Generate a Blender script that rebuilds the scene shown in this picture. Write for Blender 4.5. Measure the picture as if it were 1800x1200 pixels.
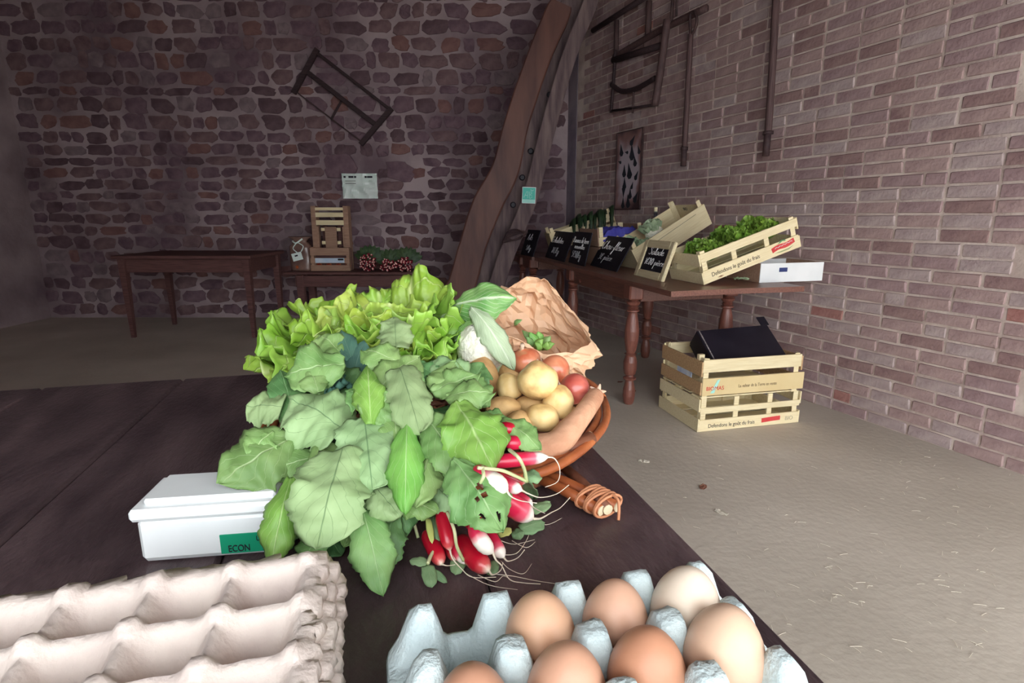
import bpy, bmesh, math, random
from mathutils import Vector, Matrix, noise
rnd = random.Random(7)
sc = bpy.context.scene
for o in list(bpy.data.objects): bpy.data.objects.remove(o)
C = sc.collection
V = Vector
R = math.radians
PI = math.pi

# ---------------------------------------------------------------- camera, sky, exposure
CAM_H, PITCH, FPX = 1.06, R(12.66), 980.0
cd = bpy.data.cameras.new('camera'); cam = bpy.data.objects.new('camera', cd); C.objects.link(cam)
cam.location = (0, 0, CAM_H); cam.rotation_euler = (PI/2 - PITCH, 0, 0)
cd.sensor_width = 36.0; cd.lens = 36.0*FPX/1800.0; cd.clip_start = 0.02

sc.camera = cam
w = bpy.data.worlds.new('overcast'); sc.world = w; w.use_nodes = True
wb = w.node_tree.nodes['Background']
wb.inputs[0].default_value = (0.93, 0.97, 1.0, 1); wb.inputs[1].default_value = 2.0
vs = sc.view_settings
vs.view_transform = 'Standard'; vs.look = 'None'; vs.gamma = 1.0; vs.use_curve_mapping = False
vs.exposure = 1.66

# ---------------------------------------------------------------- measuring: a point seen at (x, y) on a plane of the room
def ray(x, y):
    c, s = math.cos(PITCH), math.sin(PITCH); a, b = (x-900)/FPX, (600-y)/FPX
    return V((a, c+b*s, -s+b*c))
def PZ(x, y, z):
    r = ray(x, y); return V((0, 0, CAM_H)) + r*((z-CAM_H)/r.z)
def PY(x, y, Y):
    r = ray(x, y); return V((0, 0, CAM_H)) + r*(Y/r.y)
def PP(x, y, p, n):
    r = ray(x, y); o = V((0, 0, CAM_H)); return o + r*((p-o).dot(n)/r.dot(n))
def proj(p):
    c, s = math.cos(PITCH), math.sin(PITCH); z = p[2]-CAM_H
    d = p[1]*c - z*s; u = p[1]*s + z*c
    return 900+FPX*p[0]/max(d, 1e-4), 600-FPX*u/max(d, 1e-4), d

# ---------------------------------------------------------------- mesh helpers
class MB:
    def __init__(s): s.v = []; s.f = []; s.uv = None; s.mi = []
    def add(s, vs_, fs, mi=0):
        o = len(s.v); s.v += [tuple(q) for q in vs_]; s.f += [tuple(i+o for i in f) for f in fs]; s.mi += [mi]*len(fs); return s
    def box(s, c, d, M=None, ch=0.0, mi=0):
        x, y, z = d[0]/2, d[1]/2, d[2]/2
        if ch <= 0:
            vv = [V((c[0]+a*x, c[1]+b*y, c[2]+e*z)) for a in (-1, 1) for b in (-1, 1) for e in (-1, 1)]
            ff = [(0,1,3,2),(4,6,7,5),(0,4,5,1),(2,3,7,6),(0,2,6,4),(1,5,7,3)]
        else:
            ch = min(ch, x*.9, y*.9, z*.9); vv = []; idx = {}
            for a in (-1, 1):
                for b in (-1, 1):
                    for e in (-1, 1):
                        for k in range(3):
                            q = [a*x, b*y, e*z]
                            for m in range(3):
                                if m != k: q[m] -= (a, b, e)[m]*ch
                            idx[(a, b, e, k)] = len(vv); vv.append(V((c[0]+q[0], c[1]+q[1], c[2]+q[2])))
            ff = []
            for k in range(3):
                i, j = (k+1) % 3, (k+2) % 3
                for sgn in (-1, 1):
                    f = []
                    for (p, q) in ((-1, -1), (1, -1), (1, 1), (-1, 1)):
                        t = [0, 0, 0]; t[k] = sgn; t[i] = p; t[j] = q; f.append(idx[(t[0], t[1], t[2], k)])
                    ff.append(tuple(f if sgn > 0 else f[::-1]))
            for k in range(3):
                i, j = (k+1) % 3, (k+2) % 3
                for p in (-1, 1):
                    for q in (-1, 1):
                        def g(e, kk):
                            t = [0, 0, 0]; t[k] = e; t[i] = p; t[j] = q; return idx[(t[0], t[1], t[2], kk)]
                        f = (g(-1, i), g(1, i), g(1, j), g(-1, j)); ff.append(f if p*q < 0 else f[::-1])
            for a in (-1, 1):
                for b in (-1, 1):
                    for e in (-1, 1):
                        f = tuple(idx[(a, b, e, k)] for k in range(3)); ff.append(f if a*b*e > 0 else f[::-1])
        if M is not None: vv = [M @ q for q in vv]
        return s.add(vv, ff, mi)
    def tube(s, pts, r, n=8, cap=True, mi=0):
        pts = [V(p) for p in pts]; m = len(pts)
        rr = r if isinstance(r, (list, tuple)) else [r]*m
        t = (pts[1]-pts[0]).normalized(); u = t.orthogonal().normalized(); vv = []; ff = []
        for i in range(m):
            t2 = (pts[min(i+1, m-1)]-pts[max(i-1, 0)])
            t2 = t2.normalized() if t2.length > 1e-9 else t
            u = (u - t2*u.dot(t2)); u = u.normalized() if u.length > 1e-6 else t2.orthogonal().normalized()
            b = t2.cross(u); t = t2
            for k in range(n):
                a = 2*PI*k/n; vv.append(pts[i]+(u*math.cos(a)+b*math.sin(a))*rr[i])
        for i in range(m-1):
            for k in range(n):
                k2 = (k+1) % n; ff.append((i*n+k, i*n+k2, (i+1)*n+k2, (i+1)*n+k))
        if cap: ff.append(tuple(range(n))[::-1]); ff.append(tuple((m-1)*n+k for k in range(n)))
        return s.add(vv, ff, mi)
    def lathe(s, prof, n=20, M=None, mi=0):
        vv = []; ff = []; m = len(prof)
        for (r_, z) in prof:
            for k in range(n):
                a = 2*PI*k/n; vv.append(V((r_*math.cos(a), r_*math.sin(a), z)))
        for i in range(m-1):
            for k in range(n):
                k2 = (k+1) % n; ff.append((i*n+k, i*n+k2, (i+1)*n+k2, (i+1)*n+k))
        ff.append(tuple(range(n))[::-1]); ff.append(tuple((m-1)*n+k for k in range(n)))
        if M is not None: vv = [M @ q for q in vv]
        return s.add(vv, ff, mi)
    def grid(s, nu, nv, fn, closed=False, uv=False, mi=0):
        o = len(s.v); vv = []; ff = []; tu = []
        for j in range(nv+1):
            for i in range(nu + (0 if closed else 1)):
                u, v_ = i/nu, j/nv; vv.append(fn(u, v_)); tu.append((u, v_))
        W = nu + (0 if closed else 1)
        for j in range(nv):
            for i in range(nu):
                i2 = (i+1) % W if closed else i+1
                ff.append((j*W+i, j*W+i2, (j+1)*W+i2, (j+1)*W+i))
        if uv:
            if s.uv is None: s.uv = {}
            for k, t in enumerate(tu): s.uv[o+k] = t
        return s.add(vv, ff, mi)
    def prism(s, poly, h, M=None, mi=0):
        n = len(poly); vv = [V((p[0], p[1], 0)) for p in poly]+[V((p[0], p[1], h)) for p in poly]
        ff = [tuple(range(n))[::-1], tuple(range(n, 2*n))]+[(k, (k+1) % n, n+(k+1) % n, n+k) for k in range(n)]
        if M is not None: vv = [M @ q for q in vv]
        return s.add(vv, ff, mi)
    def mesh(s, name, mats, smooth=False):
        me = bpy.data.meshes.new(name); me.from_pydata(s.v, [], s.f)
        if not isinstance(mats, (list, tuple)): mats = [mats]
        for m in mats: me.materials.append(m)
        if len(mats) > 1: me.polygons.foreach_set('material_index', s.mi)
        if s.uv:
            L = me.uv_layers.new(name='UVMap')
            for lp in me.loops: L.data[lp.index].uv = s.uv.get(lp.vertex_index, (0, 0))
        if smooth: me.polygons.foreach_set('use_smooth', [True]*len(me.polygons))
        me.update(); return me
    def build(s, name, mats, parent=None, smooth=False, loc=None, solid=0.0, sub=0):
        o = bpy.data.objects.new(name, s.mesh(name, mats, smooth)); C.objects.link(o)
        if parent: o.parent = parent
        if loc is not None: o.location = loc
        if solid:
            m = o.modifiers.new('thickness', 'SOLIDIFY'); m.thickness = solid; m.offset = 0
        if sub:
            m = o.modifiers.new('smooth', 'SUBSURF'); m.levels = sub; m.render_levels = sub
        return o
def link(me, name, parent=None, M=None):
    o = bpy.data.objects.new(name, me); C.objects.link(o)
    if parent: o.parent = parent
    if M is not None: o.matrix_local = M
    return o
def tag(o, label, cat, group=None):
    o['label'] = label; o['category'] = cat
    if group: o['group'] = group
    return o
def thing(name, label, cat, loc=(0, 0, 0), rz=0.0, group=None, M=None):
    o = bpy.data.objects.new(name, None); C.objects.link(o); o.empty_display_size = .05
    if M is not None: o.matrix_world = M
    else: o.location = loc; o.rotation_euler = (0, 0, rz)
    return tag(o, label, cat, group)
def struct(o): o['kind'] = 'structure'; return o
def frame(o, x, y, z):
    return Matrix(((x[0], y[0], z[0], o[0]), (x[1], y[1], z[1], o[1]), (x[2], y[2], z[2], o[2]), (0, 0, 0, 1)))
def crom(pts, k=6):
    P = [V(p) for p in pts]; out = []
    for i in range(len(P)-1):
        a, b, c, d = P[max(i-1, 0)], P[i], P[i+1], P[min(i+2, len(P)-1)]
        for j in range(k):
            t = j/k; out.append(.5*((2*b)+(c-a)*t+(2*a-5*b+4*c-d)*t*t+(3*b-a-3*c+d)*t**3))
    return out+[P[-1]]
def axis_frame(a, b, up=V((0, 0, 1))):
    z = (b-a).normalized(); x = up.cross(z)
    if x.length < 1e-4: x = V((1, 0, 0))
    x.normalize(); return frame(a, x, z.cross(x), z)

# ---------------------------------------------------------------- materials
def lin(c): return tuple(((v/255)/12.92 if v/255 <= .04045 else ((v/255+.055)/1.055)**2.4) for v in c)+(1,)
def new_mat(name):
    m = bpy.data.materials.new(name); m.use_nodes = True; nt = m.node_tree
    return m, nt, nt.nodes['Principled BSDF']
def nd(nt, t, **kw):
    n = nt.nodes.new(t)
    for k, v_ in kw.items(): setattr(n, k, v_)
    return n
def ramp(nt, stops):
    n = nt.nodes.new('ShaderNodeValToRGB'); e = n.color_ramp.elements
    while len(e) < len(stops): e.new(.5)
    for q, (p, c) in zip(e, stops): q.position = p; q.color = c
    return n
def mat(name, c1, c2=None, scale=6.0, rough=.7, bump=.0, bscale=60.0, lo=.35, hi=.65, stretch=(1, 1, 1), spec=.3, rand=0.0, detail=6, coat=0, third=None):
    m, nt, b = new_mat(name); L = nt.links
    tc = nd(nt, 'ShaderNodeTexCoord'); mp = nd(nt, 'ShaderNodeMapping'); mp.inputs['Scale'].default_value = stretch
    L.new(tc.outputs['Object'], mp.inputs[0])
    b.inputs['Roughness'].default_value = rough; b.inputs['Specular IOR Level'].default_value = spec
    nz = nd(nt, 'ShaderNodeTexNoise'); nz.inputs['Scale'].default_value = scale; nz.inputs['Detail'].default_value = detail
    L.new(mp.outputs[0], nz.inputs['Vector'])
    st = [(lo, lin(c1)), (hi, lin(c2 or c1))]
    if third: st.append((min(.99, hi+.12), lin(third)))
    rp = ramp(nt, st); L.new(nz.outputs[0], rp.inputs[0]); col = rp.outputs[0]
    if rand:
        oi = nd(nt, 'ShaderNodeObjectInfo'); mr = nd(nt, 'ShaderNodeMapRange')
        mr.inputs[3].default_value = 1-rand; mr.inputs[4].default_value = 1+rand
        L.new(oi.outputs['Random'], mr.inputs[0])
        hs = nd(nt, 'ShaderNodeHueSaturation'); L.new(mr.outputs[0], hs.inputs['Value']); L.new(col, hs.inputs['Color']); col = hs.outputs[0]
    L.new(col, b.inputs['Base Color'])
    if bump:
        n2 = nd(nt, 'ShaderNodeTexNoise'); n2.inputs['Scale'].default_value = bscale; n2.inputs['Detail'].default_value = 5
        L.new(mp.outputs[0], n2.inputs['Vector'])
        bp = nd(nt, 'ShaderNodeBump'); bp.inputs['Strength'].default_value = bump; bp.inputs['Distance'].default_value = .01
        L.new(n2.outputs[0], bp.inputs['Height']); L.new(bp.outputs[0], b.inputs['Normal'])
    if coat: b.inputs['Coat Weight'].default_value = coat; b.inputs['Coat Roughness'].default_value = .2
    return m
def mth(nt, op, a, b=None, clamp=False):
    n = nd(nt, 'ShaderNodeMath', operation=op, use_clamp=clamp)
    for i, q in enumerate((a, b)):
        if q is None: continue
        if isinstance(q, (int, float)): n.inputs[i].default_value = q
        else: nt.links.new(q, n.inputs[i])
    return n.outputs[0]
def leaf_mat(name, c1, c2, vein, k=7.0, slope=1.1, vw=.035, rough=.5, rand=.12, bump=.35, transl=.12, edge=None, hue=.015):
    """leaf blade in UV space: midrib, slanting side veins, mottling, fine blistered relief"""
    m, nt, b = new_mat(name); L = nt.links
    uv = nd(nt, 'ShaderNodeUVMap'); sx = nd(nt, 'ShaderNodeSeparateXYZ'); L.new(uv.outputs[0], sx.inputs[0])
    tc = nd(nt, 'ShaderNodeTexCoord')
    nz = nd(nt, 'ShaderNodeTexNoise'); nz.inputs['Scale'].default_value = 26; nz.inputs['Detail'].default_value = 6
    L.new(tc.outputs['Object'], nz.inputs['Vector'])
    rp = ramp(nt, [(.32, lin(c1)), (.68, lin(c2))]); L.new(nz.outputs[0], rp.inputs[0])
    au = mth(nt, 'ABSOLUTE', mth(nt, 'SUBTRACT', sx.outputs[0], .5))
    wob = mth(nt, 'MULTIPLY', nz.outputs[0], .16)
    ph = mth(nt, 'FRACT', mth(nt, 'MULTIPLY', mth(nt, 'ADD', mth(nt, 'SUBTRACT', sx.outputs[1], mth(nt, 'MULTIPLY', au, slope)), wob), k))
    side = mth(nt, 'SUBTRACT', 1.0, mth(nt, 'DIVIDE', mth(nt, 'ABSOLUTE', mth(nt, 'SUBTRACT', ph, .5)), vw*2.2), True)
    mid = mth(nt, 'SUBTRACT', 1.0, mth(nt, 'DIVIDE', au, vw), True)
    vn = mth(nt, 'MAXIMUM', mth(nt, 'MULTIPLY', side, .55), mid, True)
    mx = nd(nt, 'ShaderNodeMix', data_type='RGBA'); L.new(vn, mx.inputs[0]); L.new(rp.outputs[0], mx.inputs[6]); mx.inputs[7].default_value = lin(vein)
    oi = nd(nt, 'ShaderNodeObjectInfo'); mr = nd(nt, 'ShaderNodeMapRange'); mr.inputs[3].default_value = 1-rand; mr.inputs[4].default_value = 1+rand
    L.new(oi.outputs['Random'], mr.inputs[0]); hs = nd(nt, 'ShaderNodeHueSaturation')
    mh = nd(nt, 'ShaderNodeMapRange'); mh.inputs[3].default_value = .5-hue; mh.inputs[4].default_value = .5+hue
    L.new(mth(nt, 'FRACT', mth(nt, 'MULTIPLY', oi.outputs['Random'], 7.31)), mh.inputs[0]); L.new(mh.outputs[0], hs.inputs['Hue'])
    L.new(mr.outputs[0], hs.inputs['Value']); L.new(mx.outputs[2], hs.inputs['Color'])
    L.new(hs.outputs[0], b.inputs['Base Color']); b.inputs['Roughness'].default_value = rough; b.inputs['Specular IOR Level'].default_value = .4
    n2 = nd(nt, 'ShaderNodeTexNoise'); n2.inputs['Scale'].default_value = 120; L.new(tc.outputs['Object'], n2.inputs['Vector'])
    ht = mth(nt, 'SUBTRACT', mth(nt, 'MULTIPLY', n2.outputs[0], .5), mth(nt, 'MULTIPLY', vn, .8))
    bp = nd(nt, 'ShaderNodeBump'); bp.inputs['Strength'].default_value = bump; bp.inputs['Distance'].default_value = .003
    L.new(ht, bp.inputs['Height']); L.new(bp.outputs[0], b.inputs['Normal'])
    if transl:
        tr = nd(nt, 'ShaderNodeBsdfTranslucent'); L.new(hs.outputs[0], tr.inputs[0]); ms = nd(nt, 'ShaderNodeMixShader'); ms.inputs[0].default_value = transl
        L.new(b.outputs[0], ms.inputs[1]); L.new(tr.outputs[0], ms.inputs[2]); L.new(ms.outputs[0], nt.nodes['Material Output'].inputs[0])
    return m
def axis_mat(name, stops, rough=.4, noise_amt=.15, nscale=40, axis=2, spec=.5, streak=None, bump=0, coat=0):
    """colour that runs along the thing (Generated axis) with noisy transitions"""
    m, nt, b = new_mat(name); L = nt.links; tc = nd(nt, 'ShaderNodeTexCoord')
    sx = nd(nt, 'ShaderNodeSeparateXYZ'); L.new(tc.outputs['Generated'], sx.inputs[0])
    mp = nd(nt, 'ShaderNodeMapping'); L.new(tc.outputs['Object'], mp.inputs[0])
    if streak: mp.inputs['Scale'].default_value = streak
    nz = nd(nt, 'ShaderNodeTexNoise'); nz.inputs['Scale'].default_value = nscale; nz.inputs['Detail'].default_value = 4; L.new(mp.outputs[0], nz.inputs['Vector'])
    f = mth(nt, 'ADD', sx.outputs[axis], mth(nt, 'MULTIPLY', mth(nt, 'SUBTRACT', nz.outputs[0], .5), noise_amt*2))
    rp = ramp(nt, [(p, lin(c)) for p, c in stops]); L.new(f, rp.inputs[0]); L.new(rp.outputs[0], b.inputs['Base Color'])
    b.inputs['Roughness'].default_value = rough; b.inputs['Specular IOR Level'].default_value = spec
    if coat: b.inputs['Coat Weight'].default_value = coat; b.inputs['Coat Roughness'].default_value = .15
    if bump:
        bp = nd(nt, 'ShaderNodeBump'); bp.inputs['Strength'].default_value = bump; bp.inputs['Distance'].default_value = .004; L.new(nz.outputs[0], bp.inputs['Height']); L.new(bp.outputs[0], b.inputs['Normal'])
    return m
def wood(name, c1, c2, axis=0, rough=.65, scale=5, bump=.25, rand=.12, knots=None, spec=.25):
    st = [22, 22, 22]; st[axis] = 1.6
    m = mat(name, c1, c2, scale=scale, rough=rough, stretch=tuple(st), bump=bump, bscale=9, rand=rand, lo=.3, hi=.7, spec=spec)
    return m
M_floor = mat('concrete_floor', (186, 176, 162), (208, 198, 184), scale=1.3, rough=.85, bump=.25, bscale=35, lo=.3, hi=.62, third=(222, 213, 200))
M_mortar = mat('wall_mortar', (116, 97, 104), (176, 158, 160), scale=1.4, rough=.95, bump=.5, bscale=30, lo=.35, hi=.65)
M_plaster = mat('corner_mortar', (120, 108, 122), (150, 138, 146), scale=4, rough=.95, bump=.4, bscale=30)
STONE = [mat('stone_%s' % n, a, b_, scale=9, rough=.9, bump=.6, bscale=28) for n, a, b_ in (
    ('brown', (104, 80, 84), (132, 107, 109)), ('plum', (100, 78, 88), (128, 104, 112)), ('rust', (118, 84, 82), (138, 104, 100)),
    ('grey', (116, 98, 104), (142, 125, 128)), ('dark', (86, 66, 73), (112, 90, 95)))]
BRICK = [mat('brick_%s' % n, a, b_, scale=14, rough=.9, bump=.5, bscale=50) for n, a, b_ in (
    ('dusty', (156, 130, 129), (178, 152, 148)), ('mauve', (146, 120, 122), (168, 142, 142)), ('red', (156, 108, 102), (172, 126, 118)),
    ('brown', (134, 106, 106), (158, 130, 126)), ('ash', (160, 140, 140), (184, 166, 163)))]
M_bmortar = mat('brick_mortar', (176, 156, 148), (214, 198, 188), scale=6, rough=.95, bump=.4, bscale=60)
M_dark = mat('dark_table_wood', (66, 52, 56), (98, 80, 82), scale=7, rough=.4, stretch=(3, 1, 3), bump=.3, bscale=60, rand=.08, spec=.5, lo=.35, hi=.7, third=(120, 104, 104))
M_oldwood = wood('old_bench_wood', (84, 56, 56), (112, 78, 74), axis=0, rough=.7)
M_rtable = wood('polished_brown_wood', (100, 64, 56), (128, 86, 72), axis=0, rough=.38, spec=.45)
M_rleg = wood('turned_leg_wood', (106, 62, 54), (134, 84, 70), axis=2, rough=.35, spec=.5)
M_crate = wood('pale_poplar', (226, 208, 164), (242, 228, 190), axis=0, rough=.7, rand=.06)
M_crate2 = wood('tan_poplar', (176, 140, 104), (204, 170, 128), axis=0, rough=.7, rand=.08)
M_crate_dim = wood('worn_poplar', (150, 118, 100), (176, 142, 120), axis=0, rough=.75, rand=.06)
M_slate = mat('black_slate', (26, 24, 34), (38, 36, 46), scale=12, rough=.6, bump=.1)
M_chalk = mat('white_chalk', (235, 235, 238), (250, 250, 250), rough=.95)
M_chalk_dim = mat('faint_chalk', (165, 165, 175), (190, 190, 195), rough=.95)
M_print = mat('dark_print', (70, 62, 58), (90, 80, 74), rough=.9)
M_red = mat('red_print', (205, 60, 62), (220, 90, 88), rough=.8)
M_white = mat('white_plastic', (232, 236, 236), (244, 246, 246), rough=.35, spec=.5)
M_paperw = mat('white_paper', (226, 242, 236), (240, 250, 246), scale=3, rough=.8)
M_black = mat('matte_black_board', (26, 22, 32), (36, 32, 42), rough=.5, scale=8)
M_ink = mat('black_ink', (34, 36, 44), (48, 50, 58), rough=.8)
M_iron = mat('rusty_iron', (58, 44, 48), (82, 62, 60), scale=18, rough=.6, bump=.3)
M_tool = wood('tool_handle_wood', (74, 56, 58), (100, 78, 76), axis=2, rough=.6)
M_glass, _nt, _b = new_mat('clear_glass'); _b.inputs['Transmission Weight'].default_value = 1; _b.inputs['Roughness'].default_value = .05; _b.inputs['Base Color'].default_value = (.5, .62, .8, 1)
# ================================================================ THE SETTING
YB = 5.9                                   # face of the stone wall
K = V((.56, YB, 0)); WD = V((math.sin(R(23)), -math.cos(R(23)), 0)); WO = V((0, 0, 1)).cross(WD)   # brick wall: corner, run, outward
WL = 7.5
MW = frame(K, WD, WO, V((0, 0, 1)))
struct(MB().box((0, 1, -.05), (14, 14, .1)).build('floor', M_floor))
struct(MB().box((-.9, 2.5, 3.65), (8.6, 7.3, .1)).build('ceiling', M_oldwood))
# front wall of the barn with the wide doorway the daylight comes through
fwm = MB(); fwm.box((-3.05, -.95, 1.8), (4.1, .25, 3.6)); fwm.box((1.2, -.95, 2.96), (4.4, .25, 1.28)); struct(fwm.build('wall_front', M_mortar))
struct(MB().box((-5.05, 2.45, 1.8), (.2, 7.1, 3.6)).build('wall_left', M_mortar))
wall_back = struct(MB().box((-2.1, YB+.1, 1.8), (6.3, .2, 3.6)).build('wall_back', M_mortar))
wr = MB().box((WL/2, .1, 1.8), (WL, .2, 3.6)).build('wall_right', M_bmortar); wr.matrix_world = MW; wall_right = struct(wr)
# smooth render that runs down the brick wall beside the corner
MB().box((.09, .002, 1.6), (.18, .012, 3.2), ch=.004).build('plaster_strip', M_plaster, wall_right)

def stone_mb(mb, cx, cz, w, h, rs, mi=0):
    """one rubble stone, face towards -y, on the plane y=0"""
    n = 14; ph = rs.random()*6; o1 = []; o2 = []; o3 = []
    d = rs.uniform(.008, .02)
    for k in range(n):
        a = 2*PI*(k+.35*math.sin(k*2.3+ph))/n; e = 4.5
        ca, sa = math.cos(a), math.sin(a)
        q = (abs(ca)**e+abs(sa)**e)**(-1/e)*(1+.10*math.sin(2*a+ph)+rs.uniform(-.14, .09))
        x, z = ca*q*w/2, sa*q*h/2
        o1.append((cx+x, .01, cz+z)); o2.append((cx+x*.94, -d*.65, cz+z*.93)); o3.append((cx+x*.66, -d+rs.uniform(-.004, .004), cz+z*.62))
    vv = o1+o2+o3+[(cx, -d-.002, cz)]
    ff = []
    for k in range(n):
        k2 = (k+1) % n
        ff += [(k, k2, n+k2, n+k), (n+k, n+k2, 2*n+k2, 2*n+k), (2*n+k, 2*n+k2, 3*n)]
    mb.add([V(q) for q in vv], ff, mi)
rs = random.Random(11)
cells = []; z = .02
while z < 3.15:
    h = rs.uniform(.085, .18); x = -4.98+rs.uniform(0, .1)
    while x < .5:
        ww = rs.uniform(.11, .29)*(1.25 if rs.random() < .15 else 1)
        if x+ww > .56: break
        cells.append((x+ww/2, z+h/2+rs.uniform(-.012, .012), ww*rs.uniform(.86, .99), h*rs.uniform(.80, .97))); x += ww
    z += h
# a few big blocks that stand out in the masonry
def vis(c):
    px = proj((c[0], YB, c[1])); return -40 < px[0] < 1840 and px[1] > -30
for bx_, by_, bw, bh in ((598, 292, .37, .24), (704, 302, .30, .20), (818, 416, .34, .13), (777, 452, .2, .12)):
    p = PY(bx_, by_, YB); cells = [c for c in cells if abs(c[0]-p.x) > (bw+c[2])*.42 or abs(c[1]-p.z) > (bh+c[3])*.42]; cells.append((p.x, p.z, bw, bh))
cells = [c for c in cells if vis(c)]
cells.sort(key=lambda c: -c[2]*c[3]*(1.6 if 424 < proj((c[0], YB, c[1]))[0] < 1000 else 1))
rest = MB()
for i, c in enumerate(cells):
    mi = rs.choice((0, 0, 1, 1, 1, 3, 4, 4, 0, 1, 2))
    if i < 300:
        mb = MB(); stone_mb(mb, 0, 0, c[2], c[3], rs); mb.build('stone', STONE[mi], wall_back, loc=(c[0], YB, c[1]))
    else: stone_mb(rest, c[0], c[1], c[2], c[3], rs, mi)
ro = rest.build('rubble_stones', STONE, wall_back, loc=(0, YB, 0)); ro['kind'] = 'stuff'

# bricks: 21 cm stretchers and half bricks in 6.3 cm courses, joints raked back
BL, BH = .205, .063
protos = []
for v_ in range(5):
    mb = MB(); mb.box((0, 0, 0), (BL-.012, .028, BH-.011), ch=.004)
    mb.v = [(a[0]+rs.uniform(-.003, .003), a[1]+rs.uniform(-.003, .003), a[2]+rs.uniform(-.003, .003)) for a in mb.v]
    protos.append(mb)
halfp = MB().box((0, 0, 0), (BL/2-.012, .026, BH-.011), ch=.004)
bm_full = [[p.mesh('brick', m) for m in BRICK] for p in protos]; bm_half = [halfp.mesh('brick', m) for m in BRICK]
bl = []; z = .03; row = 0
while z < 3.15:
    x = .2 + (BL/2 if row % 2 else 0)
    while x < WL:
        hf = rs.random() < .16
        L = BL/2 if hf else BL
        if not (x < .3 and rs.random() < .5): bl.append((x+L/2, z, hf))
        x += L
    z += BH; row += 1
def bscore(b):
    p = proj(MW @ V((b[0], 0, b[1])))
    if p[2] < .3 or not (-30 < p[0] < 1830 and -20 < p[1] < 1220): return -1
    a, c = proj(MW @ V((b[0]-.1, 0, b[1]))), proj(MW @ V((b[0]+.1, 0, b[1])))
    return abs(c[0]-a[0])*FPX*BH/p[2]*(.5 if b[2] else 1)*(1.5 if p[0] < 1380 else 1)
bl = [(bscore(b), b) for b in bl]; bl = [q for q in bl if q[0] > 0]; bl.sort(key=lambda q: -q[0])
rest = MB()
for i, (s_, b) in enumerate(bl):
    mi = rs.choice((0, 0, 0, 1, 1, 3, 4, 4) if rs.random() < .965 else (2, 3)); y = .0095-rs.uniform(0, .004)
    if i < 300:
        o = link(bm_half[mi] if b[2] else bm_full[rs.randrange(5)][mi], 'brick', wall_right); o.location = (b[0], y, b[1]); o.rotation_euler = (0, rs.uniform(-.012, .012), 0)
    else: rest.box((b[0], y, b[1]), ((BL/2 if b[2] else BL)-.012, .028, BH-.011), mi=mi)
ro = rest.build('distant_bricks', BRICK, wall_right); ro['kind'] = 'stuff'
# ================================================================ BACK OF THE BARN
def wallpt(x, y, off=.03):
    """point seen at x, y on the brick wall, held off by off"""
    return PP(x, y, K - WO*off, WO)
def bar(mb, a, b, w, t, up=V((0, 0, 1)), ch=.004):
    a, b = V(a), V(b); z = (b-a); L = z.length; M = axis_frame(a, b, up); mb.box((0, 0, L/2), (w, t, L), M, ch=ch); return mb
FW = V((0, -1, 0))
# leaning timbers in the corner
def timber(name, label, cl, wd, th, m, holes=()):
    """board following a curved centre line; cl: (x, y, Y) seen points; wd: widths in metres"""
    pts = [PY(*q) for q in cl]; pts = crom(pts, 5); n = len(pts); ws = []
    for i in range(n):
        t = i/(n-1)*(len(wd)-1); k = min(int(t), len(wd)-2); ws.append(wd[k]+(wd[k+1]-wd[k])*(t-k))
    mb = MB(); vv = []; ff = []
    for i in range(n):
        t = (pts[min(i+1, n-1)]-pts[max(i-1, 0)]).normalized(); s = t.cross(FW).normalized(); nn = s.cross(t).normalized()
        w_ = ws[i]/2*(1+.05*noise.noise(V((i*.7, 3.1, 0))))
        for a, b in ((-1, -1), (-.9, -1), (.9, -1), (1, -1), (1, 1), (-1, 1)):
            cut = .12 if abs(a) == 1 and b == -1 else 0
            vv.append(pts[i]+s*(a*w_)+nn*(b*th/2*(1-cut)*(-1)))
    for i in range(n-1):
        for k in range(6):
            k2 = (k+1) % 6; ff.append((i*6+k, i*6+k2, (i+1)*6+k2, (i+1)*6+k))
    ff += [tuple(range(6))[::-1], tuple((n-1)*6+k for k in range(6))]
    root = thing(name, label, 'timber', pts[0])
    mb.add([q-pts[0] for q in vv], ff); mb.build('plank', m, root)
    for (x, y, Y) in holes:
        h = PY(x, y, Y); k = MB(); k.lathe([(.022, 0), (.026, .012), (.018, .018)], 10, frame(h-pts[0], V((1, 0, 0)), V((0, 0, 1)), V((0, -1, 0)))); k.build('bolt_hole', M_black, root)
    return root
M_cruck = mat('old_brown_oak', (78, 48, 44), (104, 68, 58), scale=3, rough=.55, stretch=(3, 3, .6), bump=.25, bscale=10, spec=.4)
M_greytimber = mat('grey_weathered_oak', (88, 72, 76), (124, 106, 104), scale=4, rough=.85, stretch=(6, 6, .8), bump=.4, bscale=12)
timber('curved_timber', 'curved brown oak timber with a rounded top leaning in the corner', [(770, 592, 4.85), (786, 550, 4.85), (812, 500, 4.85), (832, 430, 4.85), (857, 360, 4.85), (888, 300, 4.86), (909, 215, 4.87), (948, 100, 4.88), (978, 30, 4.89), (986, 10, 4.89)], [.27, .27, .24, .23, .25, .23, .2, .19, .2, .17], .13, M_cruck)
timber('weathered_timber', 'grey weathered timber with bolt holes standing behind the curved brown timber', [(822, 580, 5.12), (845, 505, 5.12), (872, 420, 5.12), (902, 340, 5.12), (938, 215, 5.12), (972, 100, 5.12), (1012, 10, 5.12), (1030, -40, 5.12)], [.3, .3, .28, .27, .26, .25, .25, .25], .1, M_greytimber,
       [(902, 360, 5.06), (918, 312, 5.06), (933, 266, 5.06), (966, 167, 5.06)])
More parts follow.
